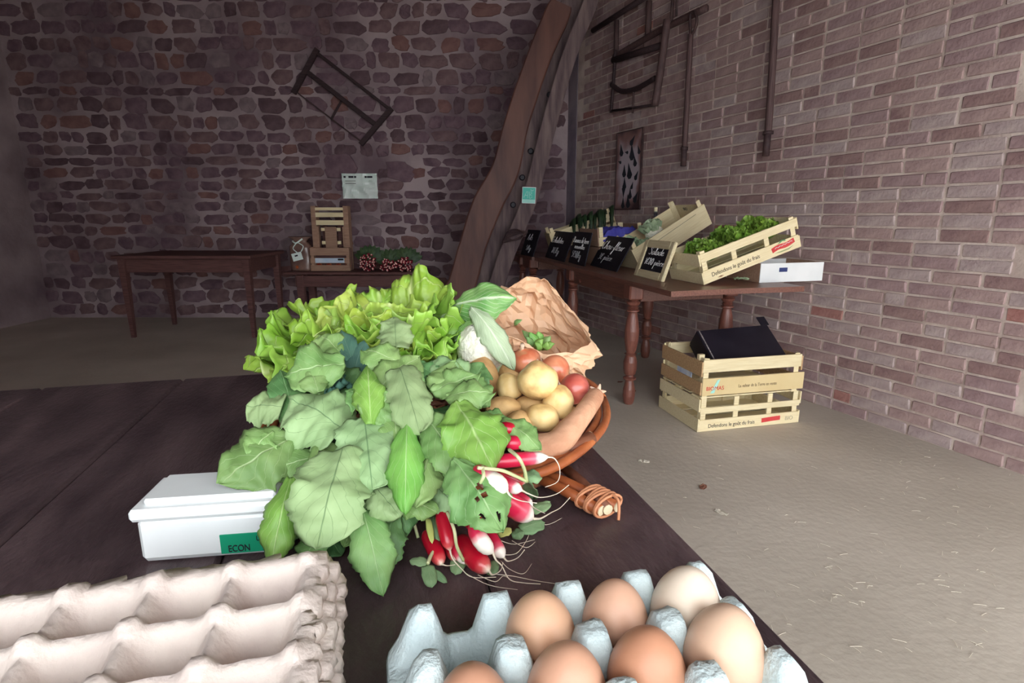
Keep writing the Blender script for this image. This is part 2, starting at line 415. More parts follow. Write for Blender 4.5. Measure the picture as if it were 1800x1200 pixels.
timber('straight_timber', 'straight dull purple timber, rightmost of the leaning timbers', [(846, 584, 4.98), (873, 502, 4.98), (889, 452, 4.98), (911, 400, 4.98), (934, 340, 4.98), (966, 215, 4.98), (1000, 100, 4.98), (1036, 10, 4.98), (1052, -40, 4.98)], [.15, .14, .14, .13, .13, .13, .12, .12, .12], .08, M_greytimber)
# organic-farming sign fixed on the straight timber
def at_box(name, label, cat, c4, Y, th, m, group=None, faceback=0):
    a, b, c = [PY(x, y, Y) for x, y in c4[:3]]
    X = (b-a).normalized(); Z = (c-a).normalized(); Yv = Z.cross(X).normalized(); Z = X.cross(Yv)
    t = thing(name, label, cat, M=frame(a, X, Yv, Z), group=group)
    W_, H_ = (b-a).length, (c-a).length
    return t, W_, H_
M_teal = mat('teal_print', (72, 188, 170), (86, 198, 182), rough=.5)
M_aqua = mat('pale_aqua_print', (158, 222, 210), (176, 230, 220), rough=.5)
t, W_, H_ = at_box('organic_sign', 'small teal AB organic label fixed on the leaning timber', 'sign', ((917, 357), (941, 358), (918, 328)), 4.9, .01, M_teal)
MB().box((W_/2, .008, H_/2), (W_, .01, H_), ch=.002).build('panel', M_white, t)
MB().box((W_/2, .001, H_*.6), (W_*.92, .006, H_*.72)).build('emblem_field', M_teal, t)
MB().box((W_/2, .001, H_*.13), (W_*.92, .006, H_*.2)).build('caption_strip', M_aqua, t)
lg = MB()
for st in ([(.14, .34), (.34, .72), (.42, .72), (.42, .32)], [(.2, .48), (.42, .5)], [(.55, .32), (.55, .72), (.68, .7), (.7, .6), (.56, .53), (.72, .48), (.74, .36), (.55, .31)], [(.62, .86), (.66, .78), (.76, .78), (.82, .84)]):
    lg.tube([(x*W_, -.003, z*H_) for x, z in st], .0028, 5)
lg.build('ab_lettering', M_aqua, t)
# notice in a plastic sleeve on the stone wall
t, W_, H_ = at_box('wall_notice', 'white notice in a crumpled plastic sleeve pinned to the stone wall', 'notice', ((604, 349), (665, 349), (602, 305)), YB-.05, .01, M_paperw)
def sheet(u, v_):
    return V((u*W_, .008*noise.noise(V((u*5, v_*4, 1)))+.05*abs(noise.noise(V((u*2.2+v_*2, v_*2-u, 4))))-.022, v_*H_))
MB().grid(20, 14, sheet).build('sleeve', mat('plastic_sleeve', (220, 238, 230), (238, 248, 243), rough=.25, spec=.6), t, solid=.002)
MB().box((W_/2, .012, H_/2), (W_*.96, .004, H_*.94)).build('paper', M_paperw, t)
for x0, x1 in ((.06, .12), (.2, .34), (.36, .42), (.66, .72), (.73, .88)): MB().box(((x0+x1)/2*W_, -.028, H_*.86), ((x1-x0)*W_, .002, .018)).build('print_line', M_ink, t)
for z_ in (.7, .6): MB().box((.25*W_, -.028, H_*z_), (.3*W_, .002, .004)).build('print_line', M_ink, t)
# frame saw hung on the stone wall
Ys = YB-.06
def sawpt(x, y): return PY(x, y, Ys)
t = thing('frame_saw', 'old wooden frame saw hanging aslant on the stone wall', 'saw', sawpt(620, 175)); O = t.location.copy()
def sb(name, a, b, w_, d, m): bar(MB(), sawpt(*a)-O, sawpt(*b)-O, w_, d, up=FW).build(name, m, t)
M_saw = wood('dark_saw_wood', (50, 38, 42), (68, 52, 54), axis=0)
sb('end_bar', (558, 86), (516, 164), .05, .035, M_saw); sb('end_bar', (689, 190), (634, 254), .05, .035, M_saw)
sb('side_rail', (556, 92), (688, 194), .028, .02, M_saw); sb('centre_stretcher', (538, 125), (664, 222), .045, .03, M_saw)
sb('blade', (519, 160), (638, 251), .012, .006, M_iron); sb('toggle', (601, 176), (582, 210), .022, .015, M_saw)
# --- hand tools along the brick wall
O = wallpt(1120, 120)
t = thing('hay_frame', 'old wooden tool frame with a bowed crossbar on the brick wall', 'tool', O)
def wb_(name, pts, w_, m, off=.05, par=None, org=None, sm=True):
    q = [wallpt(x, y, off)-(org if org is not None else O) for x, y in pts]
    if len(q) > 2: q = crom(q, 5)
    MB().tube(q, w_, 8).build(name, m, par or t, smooth=sm)
wb_('post', [(1173, 34), (1163, 110), (1151, 186)], .028, M_tool, .06); wb_('thin_post', [(1082, 88), (1078, 150), (1074, 198)], .014, M_saw)
wb_('beam', [(1078, 106), (1162, 80)], .026, M_saw, .05); wb_('bowed_bar', [(1075, 148), (1092, 160), (1118, 156), (1152, 137)], .02, M_saw, .05)
wb_('bottom_bar', [(1074, 195), (1152, 184)], .01, M_saw, .05); wb_('peg', [(1114, 158), (1112, 199)], .009, M_tool, .05)
O = wallpt(1100, 60)
t = thing('tool_rack', 'dark slanting wooden rail with uprights above the tool frame on the brick wall', 'rack', O)
wb_('top_rail', [(1042, 54), (1136, -6)], .022, M_saw, .06); wb_('upright', [(1084, 36), (1083, 96)], .02, M_tool, .03); wb_('upright', [(1141, 2), (1139, 60)], .024, M_tool, .03)
wb_('lower_rail', [(1080, 100), (1160, 54), (1242, 14)], .024, M_tool, .025)
O = wallpt(1186, 10)
t = thing('hanging_billhook', 'pair of dark iron strips hanging at the top of the brick wall', 'tool', O)
wb_('strip', [(1183, -12), (1180, 36)], .012, M_iron, .04); wb_('strip', [(1190, -12), (1189, 28)], .008, M_iron, .04)
O = wallpt(1206, 160)
t = thing('digging_spade', 'long handled tool with a looped grip hanging on the brick wall', 'tool', O)
wb_('shaft', [(1214, 60), (1210, 140), (1203, 262)], .02, M_tool, .05); wb_('socket', [(1203, 256), (1201, 292)], .021, M_iron, .05)
wb_('ferrule', [(1203, 258), (1202.5, 264)], .027, M_iron, .05)
wb_('looped_grip', [(1214, 62), (1213, 40), (1214, 24), (1221, 22), (1225, 34), (1222, 50), (1214, 63)], .01, M_iron, .05)
O = wallpt(1356, 130)
t = thing('long_pole', 'long dark pole tool with an iron ferrule hanging near the salad crate', 'tool', O)
wb_('shaft', [(1365, -20), (1358, 110), (1350, 236)], .022, M_tool, .06); wb_('socket', [(1350, 230), (1346, 274)], .021, M_iron, .06); wb_('ferrule', [(1350.3, 231), (1350, 236)], .032, M_iron, .06)
# enamelled poster panel on the bricks
def panel_poster():
    M_en, nt, b = new_mat('faded_enamel'); L = nt.links; tc = nd(nt, 'ShaderNodeTexCoord')
    nz = nd(nt, 'ShaderNodeTexNoise'); nz.inputs['Scale'].default_value = 5; L.new(tc.outputs['Object'], nz.inputs['Vector'])
    sx = nd(nt, 'ShaderNodeSeparateXYZ'); L.new(tc.outputs['Generated'], sx.inputs[0])
    e = mth(nt, 'MAXIMUM', mth(nt, 'ABSOLUTE', mth(nt, 'SUBTRACT', sx.outputs[0], .5)), mth(nt, 'ABSOLUTE', mth(nt, 'SUBTRACT', sx.outputs[2], .5)))
    f = mth(nt, 'ADD', e, mth(nt, 'MULTIPLY', mth(nt, 'SUBTRACT', nz.outputs[0], .5), .5))
    rp = ramp(nt, [(.3, lin((190, 176, 184))), (.42, lin((146, 110, 106))), (.54, lin((60, 40, 44)))]); L.new(f, rp.inputs[0]); L.new(rp.outputs[0], b.inputs['Base Color'])
    b.inputs['Roughness'].default_value = .35
    a, b2, c = wallpt(1081, 369), wallpt(1125, 368), wallpt(1080, 236)
    X = (b2-a); W2 = X.length; X.normalize(); Z = V((0, 0, 1)); H2 = (c-a).length; Yv = Z.cross(X)
    t = thing('metal_poster', 'tall rusty enamel panel with dark feather marks on the brick wall', 'poster', M=frame(a, X, Yv, Z))
    MB().box((W2/2, 0, H2/2), (W2, .012, H2), ch=.003).build('panel', M_en, t)
    fr = MB()
    for q in (.004, H2-.004): fr.box((W2/2, -.003, q), (W2, .016, .008))
    for q in (.004, W2-.004): fr.box((q, -.003, H2/2), (.008, .016, H2))
    fr.build('rim', M_iron, t)
    r2 = random.Random(5)
    for (u, v_, s, an) in ((.2, .76, .1, 10), (.62, .86, .09, -40), (.62, .71, .13, 5), (.42, .73, .05, 80), (.75, .6, .09, 15), (.35, .49, .1, 0), (.55, .48, .13, 12), (.38, .33, .1, 0), (.36, .24, .09, 180), (.68, .3, .06, -20), (.62, .2, .09, 0), (.55, .1, .11, 5), (.83, .42, .08, -30), (.84, .15, .1, -30), (.16, .62, .05, 70), (.88, .73, .07, 20), (.35, .08, .09, 0)):
        k = R(an); s *= 1.0*H2/.66
        poly = [(0, .6), (.16, .1), (.3, -.25), (.12, -.45), (-.12, -.45), (-.28, -.2), (-.12, .15)]
        mb = MB(); mb.prism([(s*(x*math.cos(k)-y*math.sin(k)), s*(x*math.sin(k)+y*math.cos(k))) for x, y in poly], .003, frame(V((u*W2, -.006, v_*H2)), V((1, 0, 0)), V((0, 0, 1)), V((0, -1, 0))))
        mb.build('feather_mark', M_red if (u, v_) == (.55, .1) and False else M_ink, t)
panel_poster()

# far bench with a bag, crates and radishes
BZ = .535
t = thing('far_bench', 'long low dark wooden bench against the stone wall', 'bench', (-1.52, 5.58, 0))
MB().box((0, -.02, BZ-.0125), (1.36, .4, .025), ch=.006).build('seat_board', M_oldwood, t)
MB().box((0, -.17, BZ-.09), (1.16, .03, .11), ch=.004).build('apron', M_oldwood, t)
for sx_ in (-.53, .53):
    for sy in (-.17, .13): MB().box((sx_, sy, BZ/2-.015), (.07, .06, BZ-.03), ch=.006).build('leg', M_oldwood, t)
t = thing('dark_side_table', 'dark wooden table by the stone wall at the left', 'table', (-2.85, 5.2, 0))
MB().box((0, 0, .715), (1.2, .75, .03), ch=.006).build('table_top', M_oldwood, t); MB().box((0, -.3, .64), (1.08, .03, .12), ch=.004).build('apron', M_oldwood, t); MB().box((.53, 0, .64), (.03, .62, .12), ch=.004).build('apron', M_oldwood, t)
for sx_ in (-.54, .54):
    for sy in (-.31, .31):
        MB().lathe([(.022, 0), (.03, .25), (.042, .7)], 4, Matrix.Translation((sx_, sy, 0)) @ Matrix.Rotation(PI/4, 4, 'Z')).build('leg', M_oldwood, t)

def crate(name, label, M, L, W, H, long_slats, end_slats, m, blocks=(), nb=4, group=None, m_end=None, post=.022, posth=None, skip_front=False):
    """slatted fruit crate; local x = length, y = width (0 = side towards the room), z = up"""
    t = thing(name, label, 'crate', M=M, group=group); th = .008; ph = posth or H+.012
    for x in (th, L-th):
        for y, sy in ((th, 1), (W-th, -1)):
            sx_ = 1 if x < L/2 else -1
            p = MB(); p.prism([(x, y), (x+sx_*post*1.3, y), (x, y+sy*post*1.3)] if sx_*sy > 0 else [(x, y), (x, y+sy*post*1.3), (x+sx_*post*1.3, y)], ph); p.build('corner_post', m, t)
    for z0, z1 in long_slats:
        for y in (th/2, W-th/2): MB().box((L/2, y, (z0+z1)/2), (L, th, z1-z0), ch=.0015).build('side_slat', m, t)
    for z0, z1 in end_slats:
        for x in (-th/2, L+th/2): MB().box((x, W/2, (z0+z1)/2), (th, W, z1-z0), ch=.0015).build('end_slat', m_end or m, t)
    for bx_ in blocks:
        for y in (th+.004, W-th-.004): MB().box((bx_*L, y, H/2), (.028, .008, H), ch=.001).build('batten', m, t)
    wbd = W/nb
    for k in range(nb): MB().box((L/2, wbd*(k+.5), .005), (L-.004, wbd*.82, .006), ch=.001).build('bottom_board', m, t)
    return t
ZU = V((0, 0, 1))
def az_frame(o, az, tau=0.0):
    e = V((math.cos(R(az)), math.sin(R(az)), 0)); ey = V((-e.y, e.x, 0)); ex = e*math.cos(R(tau))+ZU*math.sin(R(tau)); return frame(o, ex, ey, ex.cross(ey))
# upright crate on the bench
x0, x1 = PY(555, 470, 5.6).x, PY(619, 470, 5.6).x; zt = PY(580, 362, 5.62).z; Wc = x1-x0; Hc = zt-BZ
t = thing('upright_crate', 'tan wooden crate standing on end on the far bench', 'crate', (x0, 5.62, BZ))
for x in (.025, Wc-.025): MB().box((x, 0, Hc/2), (.05, .1, Hc), ch=.003).build('side_rail', M_crate_dim, t)
for k, z_ in enumerate((.955, .865, .745)): MB().box((Wc/2, -.045, Hc*z_), (Wc-.09, .012, Hc*(.045, .07, .075)[k]), ch=.002).build('slat', M_crate, t)
for x, wd in ((.135, .09), (.5, .3), (.865, .09)): MB().box((Wc*x, -.04, Hc*.5), (Wc*wd*1.05, .012, Hc*.36), ch=.002).build('panel_board', M_crate_dim, t)
for x in (.29, .71):
    for z_ in (.64, .435): MB().box((Wc*x, -.035, Hc*z_), (Wc*.1, .01, Hc*.05), ch=.001).build('crossbar', M_crate, t)
for x in (.29, .71): MB().box((Wc*x, .03, Hc*.5), (Wc*.14, .01, Hc*.4)).build('backing', M_oldwood, t)
t = thing('apple_crate', 'small tan crate with a pale blue label below the upright crate', 'crate', (x0-.008, 5.51, BZ)); W2 = Wc+.02; h2 = Hc*.37
MB().box((W2/2, -.02, h2*.82), (W2, .012, h2*.32), ch=.002).build('front_slat', M_crate_dim, t); MB().box((W2/2, -.02, h2*.13), (W2, .012, h2*.25), ch=.002).build('front_slat', M_crate_dim, t)
MB().box((W2/2, -.02, h2*.44), (W2, .01, h2*.22), ch=.002).build('front_slat', M_crate_dim, t)
for x in (.02, W2-.02): MB().box((x, .02, h2/2), (.03, .07, h2), ch=.003).build('corner_post', M_crate_dim, t)
MB().box((W2/2, .05, h2/2), (W2, .008, h2*.9)).build('back_board', M_oldwood, t)
MB().box((W2/2, .015, .006), (W2-.05, .06, .012)).build('bottom_board', M_oldwood, t)
MB().box((W2*.5, -.028, h2*.45), (W2*.74, .004, h2*.2)).build('label', mat('pale_blue_label', (176, 200, 222), (214, 222, 232), scale=9, rough=.6), t)
MB().box((W2*.78, -.031, h2*.49), (W2*.14, .003, h2*.07)).build('label_print', M_ink, t)
M_apple = mat('red_apple_skin', (150, 40, 40), (206, 120, 60), scale=20, rough=.35)
for i in range(4):
    a = MB(); r_ = .03; a.lathe([(.004, .056), (.014, .06), (.026, .052), (r_, .034), (.026, .014), (.012, 0)], 10)
    o = a.build('apple', M_apple, None, smooth=True, loc=(x0+.06+i*(W2-.1)/3, 5.535, BZ+.0125))
    tag(o, ('leftmost', 'second', 'third', 'rightmost')[i]+' red apple seen through the slots of the small bench crate', 'apple', 'apples in the bench crate')
# wrapped gift bag on the bench
pb = V((PY(531, 470, 5.55).x, 5.56, BZ)); t = thing('gift_bag', 'tied brown gift bag with a white tag on the far bench', 'bag', pb)
def gb(u, v_):
    a = 2*PI*u; e = 3.5; ca, sa = math.cos(a), math.sin(a); q = (abs(ca)**e+abs(sa)**e)**(-1/e)
    s = 1 if v_ < .72 else 1-.45*math.sin((v_-.72)/.18*PI/2) if v_ < .9 else .55+.5*(v_-.9)/.1
    k = .008*noise.noise(V((ca*3, sa*3, v_*6)))
    return V((ca*q*(.105+k)*s, sa*q*(.055+k)*s, v_*.33))
MB().grid(20, 14, gb, closed=True).build('bag_body', mat('brown_cellophane', (104, 78, 74), (140, 110, 98), scale=8, rough=.25, spec=.6), t, smooth=True, solid=.002)
MB().box((.02, -.075, .14), (.1, .003, .075), Matrix.Rotation(R(-14), 4, 'Y')).build('tag', M_paperw, t); MB().box((.015, -.079, .15), (.03, .002, .014), Matrix.Rotation(R(-14), 4, 'Y')).build('tag_print', M_ink, t)
rb = MB(); rb.tube(crom([(-.02, -.05, .27), (-.05, -.07, .22), (-.01, -.08, .18)], 6), .005, 6); rb.tube(crom([(.0, -.05, .27), (.05, -.07, .24), (.03, -.08, .19)], 6), .005, 6); rb.tube(crom([(-.06, -.04, .29), (-.02, -.06, .27), (.04, -.05, .31)], 6), .008, 6)
rb.build('ribbon', M_paperw, t, smooth=True)
MB().lathe([(.004, 0), (.014, .01), (.016, .02), (.008, .034)], 8, Matrix.Translation((-.03, -.06, .02))).build('red_fruit', M_apple, t)

# wire coil hung on the straight timber, and litter on the floor
wc = PY(905, 412, 4.86); t = thing('wire_coil', 'coil of rusty wire hanging on the timber beside the corner table', 'wire', wc)
for k in range(7): MB().tube([V((.075*math.cos(a_)*(1+.08*k), .01*k-.03, .045*math.sin(a_+.2*k)-.004*k)) for a_ in [2*PI*j/20 for j in range(21)]], .004, 5).build('wire_loop', M_iron, t)
M_lit = mat('dry_leaf', (120, 80, 66), (150, 104, 84)); M_chaff = mat('pale_chaff', (214, 206, 188), (230, 222, 206))
for i, (lab, x, y, sz, m) in enumerate((('reddish dry leaf on the floor by the table leg', 1113, 687, .035, M_lit), ('pale flake on the floor right of the basket', 1132, 812, .03, M_chaff), ('dry leaf on the floor in front of the crates', 1236, 857, .03, M_lit), ('pale scrap on the floor near the table edge', 1268, 902, .03, M_chaff), ('dry leaf on the floor below the table leg', 1090, 672, .025, M_lit))):
    p = PZ(x, y, 0); o = MB().grid(6, 6, lambda u, v_: V(((u-.5)*sz*(1-abs(v_-.5)), (v_-.5)*sz*1.6, .004+sz*.25*abs(noise.noise(V((u*3, v_*3, i))))))).build('leaf_litter', m, None, loc=p, solid=.0008); o.rotation_euler = (0, 0, i*1.3); tag(o, lab, 'litter')
st = MB(); rq = random.Random(8)
for k in range(160):
    p = PZ(rq.uniform(1150, 1780), rq.uniform(780, 1160), .003); a_ = rq.uniform(0, PI); d = V((math.cos(a_), math.sin(a_), 0))*rq.uniform(.004, .016); st.tube([p-d, p+V((0, 0, .001)), p+d], .0007, 4)
so = st.build('floor_chaff', M_chaff, None); so['kind'] = 'stuff'; so['label'] = 'fine pale chaff scattered on the concrete floor'; so['category'] = 'chaff'
# ================================================================ DISPLAY TABLES AGAINST THE BRICK WALL
TZ = .72
A0 = PZ(940, 452, TZ); A1 = PZ(1180, 512, TZ); E1 = (A1-A0).normalized(); E2 = V((-E1.y, E1.x, 0)); LA = (A1-A0).length
LEGP = [(.024, 0), (.03, .012), (.036, .05), (.034, .09), (.024, .135), (.022, .142), (.036, .148), (.038, .158), (.024, .166), (.022, .172), (.032, .18), (.038, .21), (.039, .25), (.03, .285), (.024, .292), (.036, .298), (.024, .305), (.03, .32), (.040, .38), (.041, .43), (.034, .49), (.026, .53), (.024, .536), (.037, .543), (.037, .55), (.024, .556), (.034, .563), (.024, .57), (.036, .582), (.04, .595), (.024, .607), (.036, .613)]
def turned_table(name, label, M, L, W, legs, chamfer):
    t = thing(name, label, 'table', M=M)     # local x along the front edge, y towards the wall
    top = MB(); c = chamfer
    top.prism([(0, 0), (L, 0), (L+c, W*.5), (L+c*.6, W), (0, W)] if c else [(0, 0), (L, 0), (L, W), (0, W)], .026, Matrix.Translation((0, 0, TZ-.026))); top.build('table_top', M_rtable, t)
    for (x, y) in legs:
        MB().lathe(LEGP, 28, Matrix.Translation((x, y, 0))).build('turned_leg', M_rleg, t, smooth=False)
        MB().box((x, y, .652), (.085, .085, .085), ch=.008).build('leg_block', M_rleg, t)
    xs = [l[0] for l in legs]; ys = [l[1] for l in legs]
    for y in (min(ys), max(ys)): MB().box(((min(xs)+max(xs))/2, y, .645), (max(xs)-min(xs)-.08, .024, .1), ch=.003).build('apron', M_rtable, t)
    for x in (min(xs), max(xs)): MB().box((x, (min(ys)+max(ys))/2, .645), (.024, max(ys)-min(ys)-.08, .1), ch=.003).build('apron', M_rtable, t)
    return t
MA = frame(V((A0.x, A0.y, 0)), E1, E2, ZU)
def alocal(p): q = p-A0; return q.dot(E1), q.dot(E2)
lx1 = alocal(V((.64, 3.07, TZ)))[0]; lx0 = alocal(V((.24, 3.97, TZ)))[0]
ta = turned_table('display_table', 'brown wooden table with turned legs carrying the vegetable crates', MA, LA, .74, [(lx1, .06), (lx0, .06), (lx1, .66), (lx0, .66)], -.02)
MB().lathe([(.004, 0), (.012, .006), (.014, .016), (.006, .02)], 10, frame(V((lx0+.22, .04, .63)), V((1, 0, 0)), V((0, 0, 1)), V((0, -1, 0)))).build('drawer_knob', M_rleg, ta)
B1 = A0 - E1*.02 - E2*.02
MBf = frame(V((B1.x, B1.y, 0)) - E1*.62, E1, E2, ZU)
turned_table('corner_table', 'second turned leg table in the corner behind the garlic slate', MBf, .62, .52, [(.42, .07), (.06, .07), (.42, .45), (.06, .45)], 0)

# ---- handwriting: single-stroke script, x-height 1
G = {
'a': (1.05, [[(.85, .8), (.5, 1), (.12, .6), (.2, .08), (.55, .1), (.85, .8), (.82, .2), (1.1, .12)]]),
'c': (.85, [[(.8, .8), (.5, 1), (.12, .55), (.3, .05), (.9, .2)]]),
'd': (1.05, [[(.8, .8), (.5, 1), (.12, .6), (.2, .08), (.55, .1), (.85, .7), (1, 2.1), (.85, .4), (1.1, .1)]]),
'e': (.85, [[(.1, .45), (.6, .65), (.6, .95), (.3, .95), (.12, .5), (.35, .05), (.9, .25)]]),
'f': (.8, [[(0, .2), (.5, 1.1), (.65, 2), (.42, 2.1), (.35, 1), (.25, -1), (.05, -.9), (.3, -.1), (.85, .3)]]),
'g': (1., [[(.85, .8), (.5, 1), (.12, .6), (.25, .1), (.6, .15), (.85, .9), (.7, -.9), (.3, -.9), (.45, -.3), (1, .2)]]),
'h': (1., [[(0, .2), (.45, 1.5), (.4, 2.1), (.22, 1.7), (.15, 0)], [(.17, .5), (.5, 1), (.72, .8), (.7, .15), (1, .15)]]),
'i': (.5, [[(0, .3), (.25, .95), (.22, .15), (.5, .15)], [(.3, 1.4), (.34, 1.5)]]),
'k': (.95, [[(0, .2), (.45, 1.5), (.4, 2.1), (.22, 1.7), (.12, 0)], [(.75, 1), (.2, .5), (.8, .05)]]),
'l': (.55, [[(0, .2), (.45, 1.5), (.38, 2.1), (.2, 1.6), (.22, .15), (.55, .15)]]),
'm': (1.5, [[(.1, .9), (.12, 0)], [(.14, .5), (.42, 1), (.58, .75), (.56, 0)], [(.58, .5), (.88, 1), (1.06, .75), (1.04, .1), (1.4, .15)]]),
'n': (1.05, [[(.1, .9), (.12, 0)], [(.14, .5), (.45, 1), (.68, .75), (.66, .1), (1, .15)]]),
'o': (.95, [[(.5, 1), (.12, .6), (.25, .05), (.65, .15), (.75, .7), (.5, 1), (.95, .85)]]),
'p': (1., [[(.05, .4), (.25, 1), (.12, -1.1)], [(.2, .5), (.5, 1), (.75, .7), (.6, .1), (.25, .1), (1, .2)]]),
'r': (.75, [[(.1, .9), (.14, 0)], [(.14, .5), (.4, .95), (.65, .9)]]),
's': (.7, [[(.6, .9), (.3, .95), (.25, .6), (.55, .4), (.4, .02), (.08, .1)]]),
't': (.65, [[(.3, 1.8), (.25, .2), (.6, .12)], [(.05, 1.1), (.6, 1.15)]]),
'u': (1.05, [[(.1, .95), (.15, .2), (.45, .08), (.72, .9), (.72, .2), (1.05, .15)]]),
'v': (.85, [[(.05, .95), (.35, .05), (.7, .95), (.9, .85)]]),
'S': (1.2, [[(1, 1.7), (.7, 2.05), (.3, 1.7), (.75, 1.1), (.9, .5), (.5, 0), (.05, .3)]]),
'C': (1.2, [[(1, 1.8), (.7, 2.1), (.2, 1.3), (.3, .2), (.7, 0), (1.2, .4)]]),
'P': (1.1, [[(.25, 2), (.2, 0)], [(.05, 1.7), (.5, 2.1), (.95, 1.7), (.7, 1.1), (.25, 1)]]),
'E': (1.15, [[(1, 1.9), (.5, 2.05), (.25, 1.6), (.65, 1.1), (.2, .8), (.25, .1), (.7, 0), (1.1, .3)]]),
'A': (1.2, [[(0, 0), (.55, 2.05), (.85, 0), (1.1, .15)], [(.2, .7), (.8, .75)]]),
'1': (.6, [[(.1, 1.5), (.4, 1.95), (.35, 0)]]), '3': (.95, [[(.1, 1.8), (.5, 2), (.75, 1.6), (.35, 1.1), (.8, .6), (.5, 0), (.05, .2)]]),
'5': (.95, [[(.8, 1.95), (.3, 1.95), (.2, 1.2), (.65, 1.2), (.75, .5), (.4, 0), (.05, .2)]]), '8': (.95, [[(.7, 1.8), (.4, 2), (.2, 1.6), (.7, .6), (.45, 0), (.12, .4), (.6, 1.2), (.72, 1.7)]]),
'0': (.95, [[(.5, 2), (.15, 1.4), (.2, .3), (.55, 0), (.8, .8), (.7, 1.7), (.5, 2)]]), '€': (1.1, [[(1, 1.7), (.6, 2), (.25, 1.2), (.4, .15), (.95, .2)], [(.0, 1.3), (.75, 1.35)], [(0, .8), (.7, .85)]]),
'/': (.7, [[(.05, -.3), (.65, 2)]]), '-': (.7, [[(.1, .6), (.55, .62)]]), '`': (0, [[(-.75, 1.6), (-.5, 1.25)]]), ' ': (.6, []), '.': (.3, [[(.1, .02), (.15, .06)]]),
}
def script(text, x, z, xh, m, parent, y=-.002, name='chalk_line', r=.0022, maxw=None, slant=.18):
    wtot = sum(G[c][0] for c in text)*xh; sq = min(1.7, maxw/wtot) if maxw else 1
    mb = MB(); cx = 0
    for c in text:
        adv, strokes = G[c]
        for s in strokes:
            pts = [((cx+a+slant*b)*xh*sq+x, y, z+b*xh) for a, b in s]
            pts = crom(pts, 3) if len(pts) > 2 else pts
            mb.tube(pts, r, 4)
        cx += adv
    o = mb.build(name, m, parent); return o
def label_text(txt, M, size, m, parent, name='lettering', squash=1.0, align='LEFT', ext=.0006):
    cu = bpy.data.curves.new('lettering', 'FONT'); cu.body = txt; cu.size = size; cu.extrude = ext; cu.align_x = align
    ob = bpy.data.objects.new('lettering_tmp', cu); C.objects.link(ob)
    me = bpy.data.meshes.new_from_object(ob.evaluated_get(bpy.context.evaluated_depsgraph_get())); bpy.data.objects.remove(ob)
    me.materials.clear(); me.materials.append(m)
    o = link(me, name, parent, M @ Matrix.Diagonal((squash, 1, 1, 1))); return o
XZ = lambda o: frame(o, V((1, 0, 0)), V((0, 0, 1)), V((0, -1, 0)))       # text standing on the local xz plane, facing -y

def slate(name, label, bl_, br_, tops, lean, lines, zb=TZ, framed=False, th=.008):
    a, b = PZ(*bl_, zb), PZ(*br_, zb)
    a += E2*.004-(E2*.05 if framed else V((0, 0, 0))); b = b-(E2*.05 if framed else V((0, 0, 0)))
    X = (b-a); W_ = X.length; X.normalize(); back = ZU.cross(X); Z = ZU*math.cos(R(lean))+back*math.sin(R(lean)); Yv = Z.cross(X)
    # height: to the seen top edge
    H_ = tops
    t = thing(name, label, 'slate', M=frame(a, X, Yv, Z))
    if framed:
        fw = .045
        for x in (fw/2, W_-fw/2): MB().box((x, .008, H_/2), (fw, .02, H_), ch=.005).build('frame_side', M_crate, t)
        for z_ in (fw/2, H_-fw/2): MB().box((W_/2, .008, z_), (W_-fw*2, .02, fw*.98), ch=.004).build('frame_rail', M_crate, t)
        MB().box((W_/2, .01, H_/2), (W_-fw*1.8, .008, H_-fw*1.8)).build('board', M_slate, t)
        y = .004
    else:
        MB().box((W_/2, th/2, H_/2), (W_, th, H_), ch=.002).build('board', M_slate, t); y = -.002
    for (txt, fx, fz, xh, mw, dim) in lines:
        script(txt, fx*W_, fz*H_, xh*H_, M_chalk_dim if dim else M_chalk, t, y=y, maxw=mw*W_, r=.0017 if not dim else .0016)
    return t
slate('framed_slate', 'pale wood framed slate chalked Salade on the table corner', (1126, 483), (1178, 495), .22, 18, [('Salade', .24, .62, .095, .5, 0), ('1€80 pie`ce', .2, .36, .085, .66, 0)], framed=True)
slate('price_slate', 'black slate chalked Chou-fleur beside the framed slate', (1036, 466), (1083, 478), .235, 28, [('Chou-fleur', .1, .58, .12, .78, 0), ('3€ pie`ce', .16, .25, .095, .5, 1)])
slate('price_slate', 'black slate chalked Pommes de terre nouvelles', (998, 461), (1027, 468.5), .235, 12, [('Pommes de terre', .05, .66, .085, .9, 0), ('nouvelles', .2, .48, .075, .6, 0), ('5€50/kg', .12, .2, .1, .55, 1)])
slate('price_slate', 'black slate chalked Echalotes in front of the long leek crate', (957, 452), (991, 460.5), .235, 20, [('Echalotes', .08, .58, .1, .8, 0), ('8€/kg', .25, .22, .1, .5, 1)])
slate('price_slate', 'black slate chalked Ail at the far end of the tables', (914, 447), (936, 451.5), .235, 18, [('Ails', .2, .6, .11, .6, 1), ('5/kg', .3, .22, .09, .4, 1)])

# ---- crates on the table
AZ = 15.5
def support(label, M, d, m=M_crate_dim):
    t = thing('support_box', label, 'box', M=M, group='boxes propping up the display crates')
    L, W, H = d
    for y in (.006, W-.006): MB().box((L/2, y, H/2), (L, .012, H), ch=.002).build('side_board', m, t)
    for x in (.006, L-.006): MB().box((x, W/2, H/2), (.012, W-.026, H), ch=.002).build('end_board', m, t)
    MB().box((L/2, W/2, H-.005), (L-.026, W-.026, .01)).build('top_board', m, t)
    return t
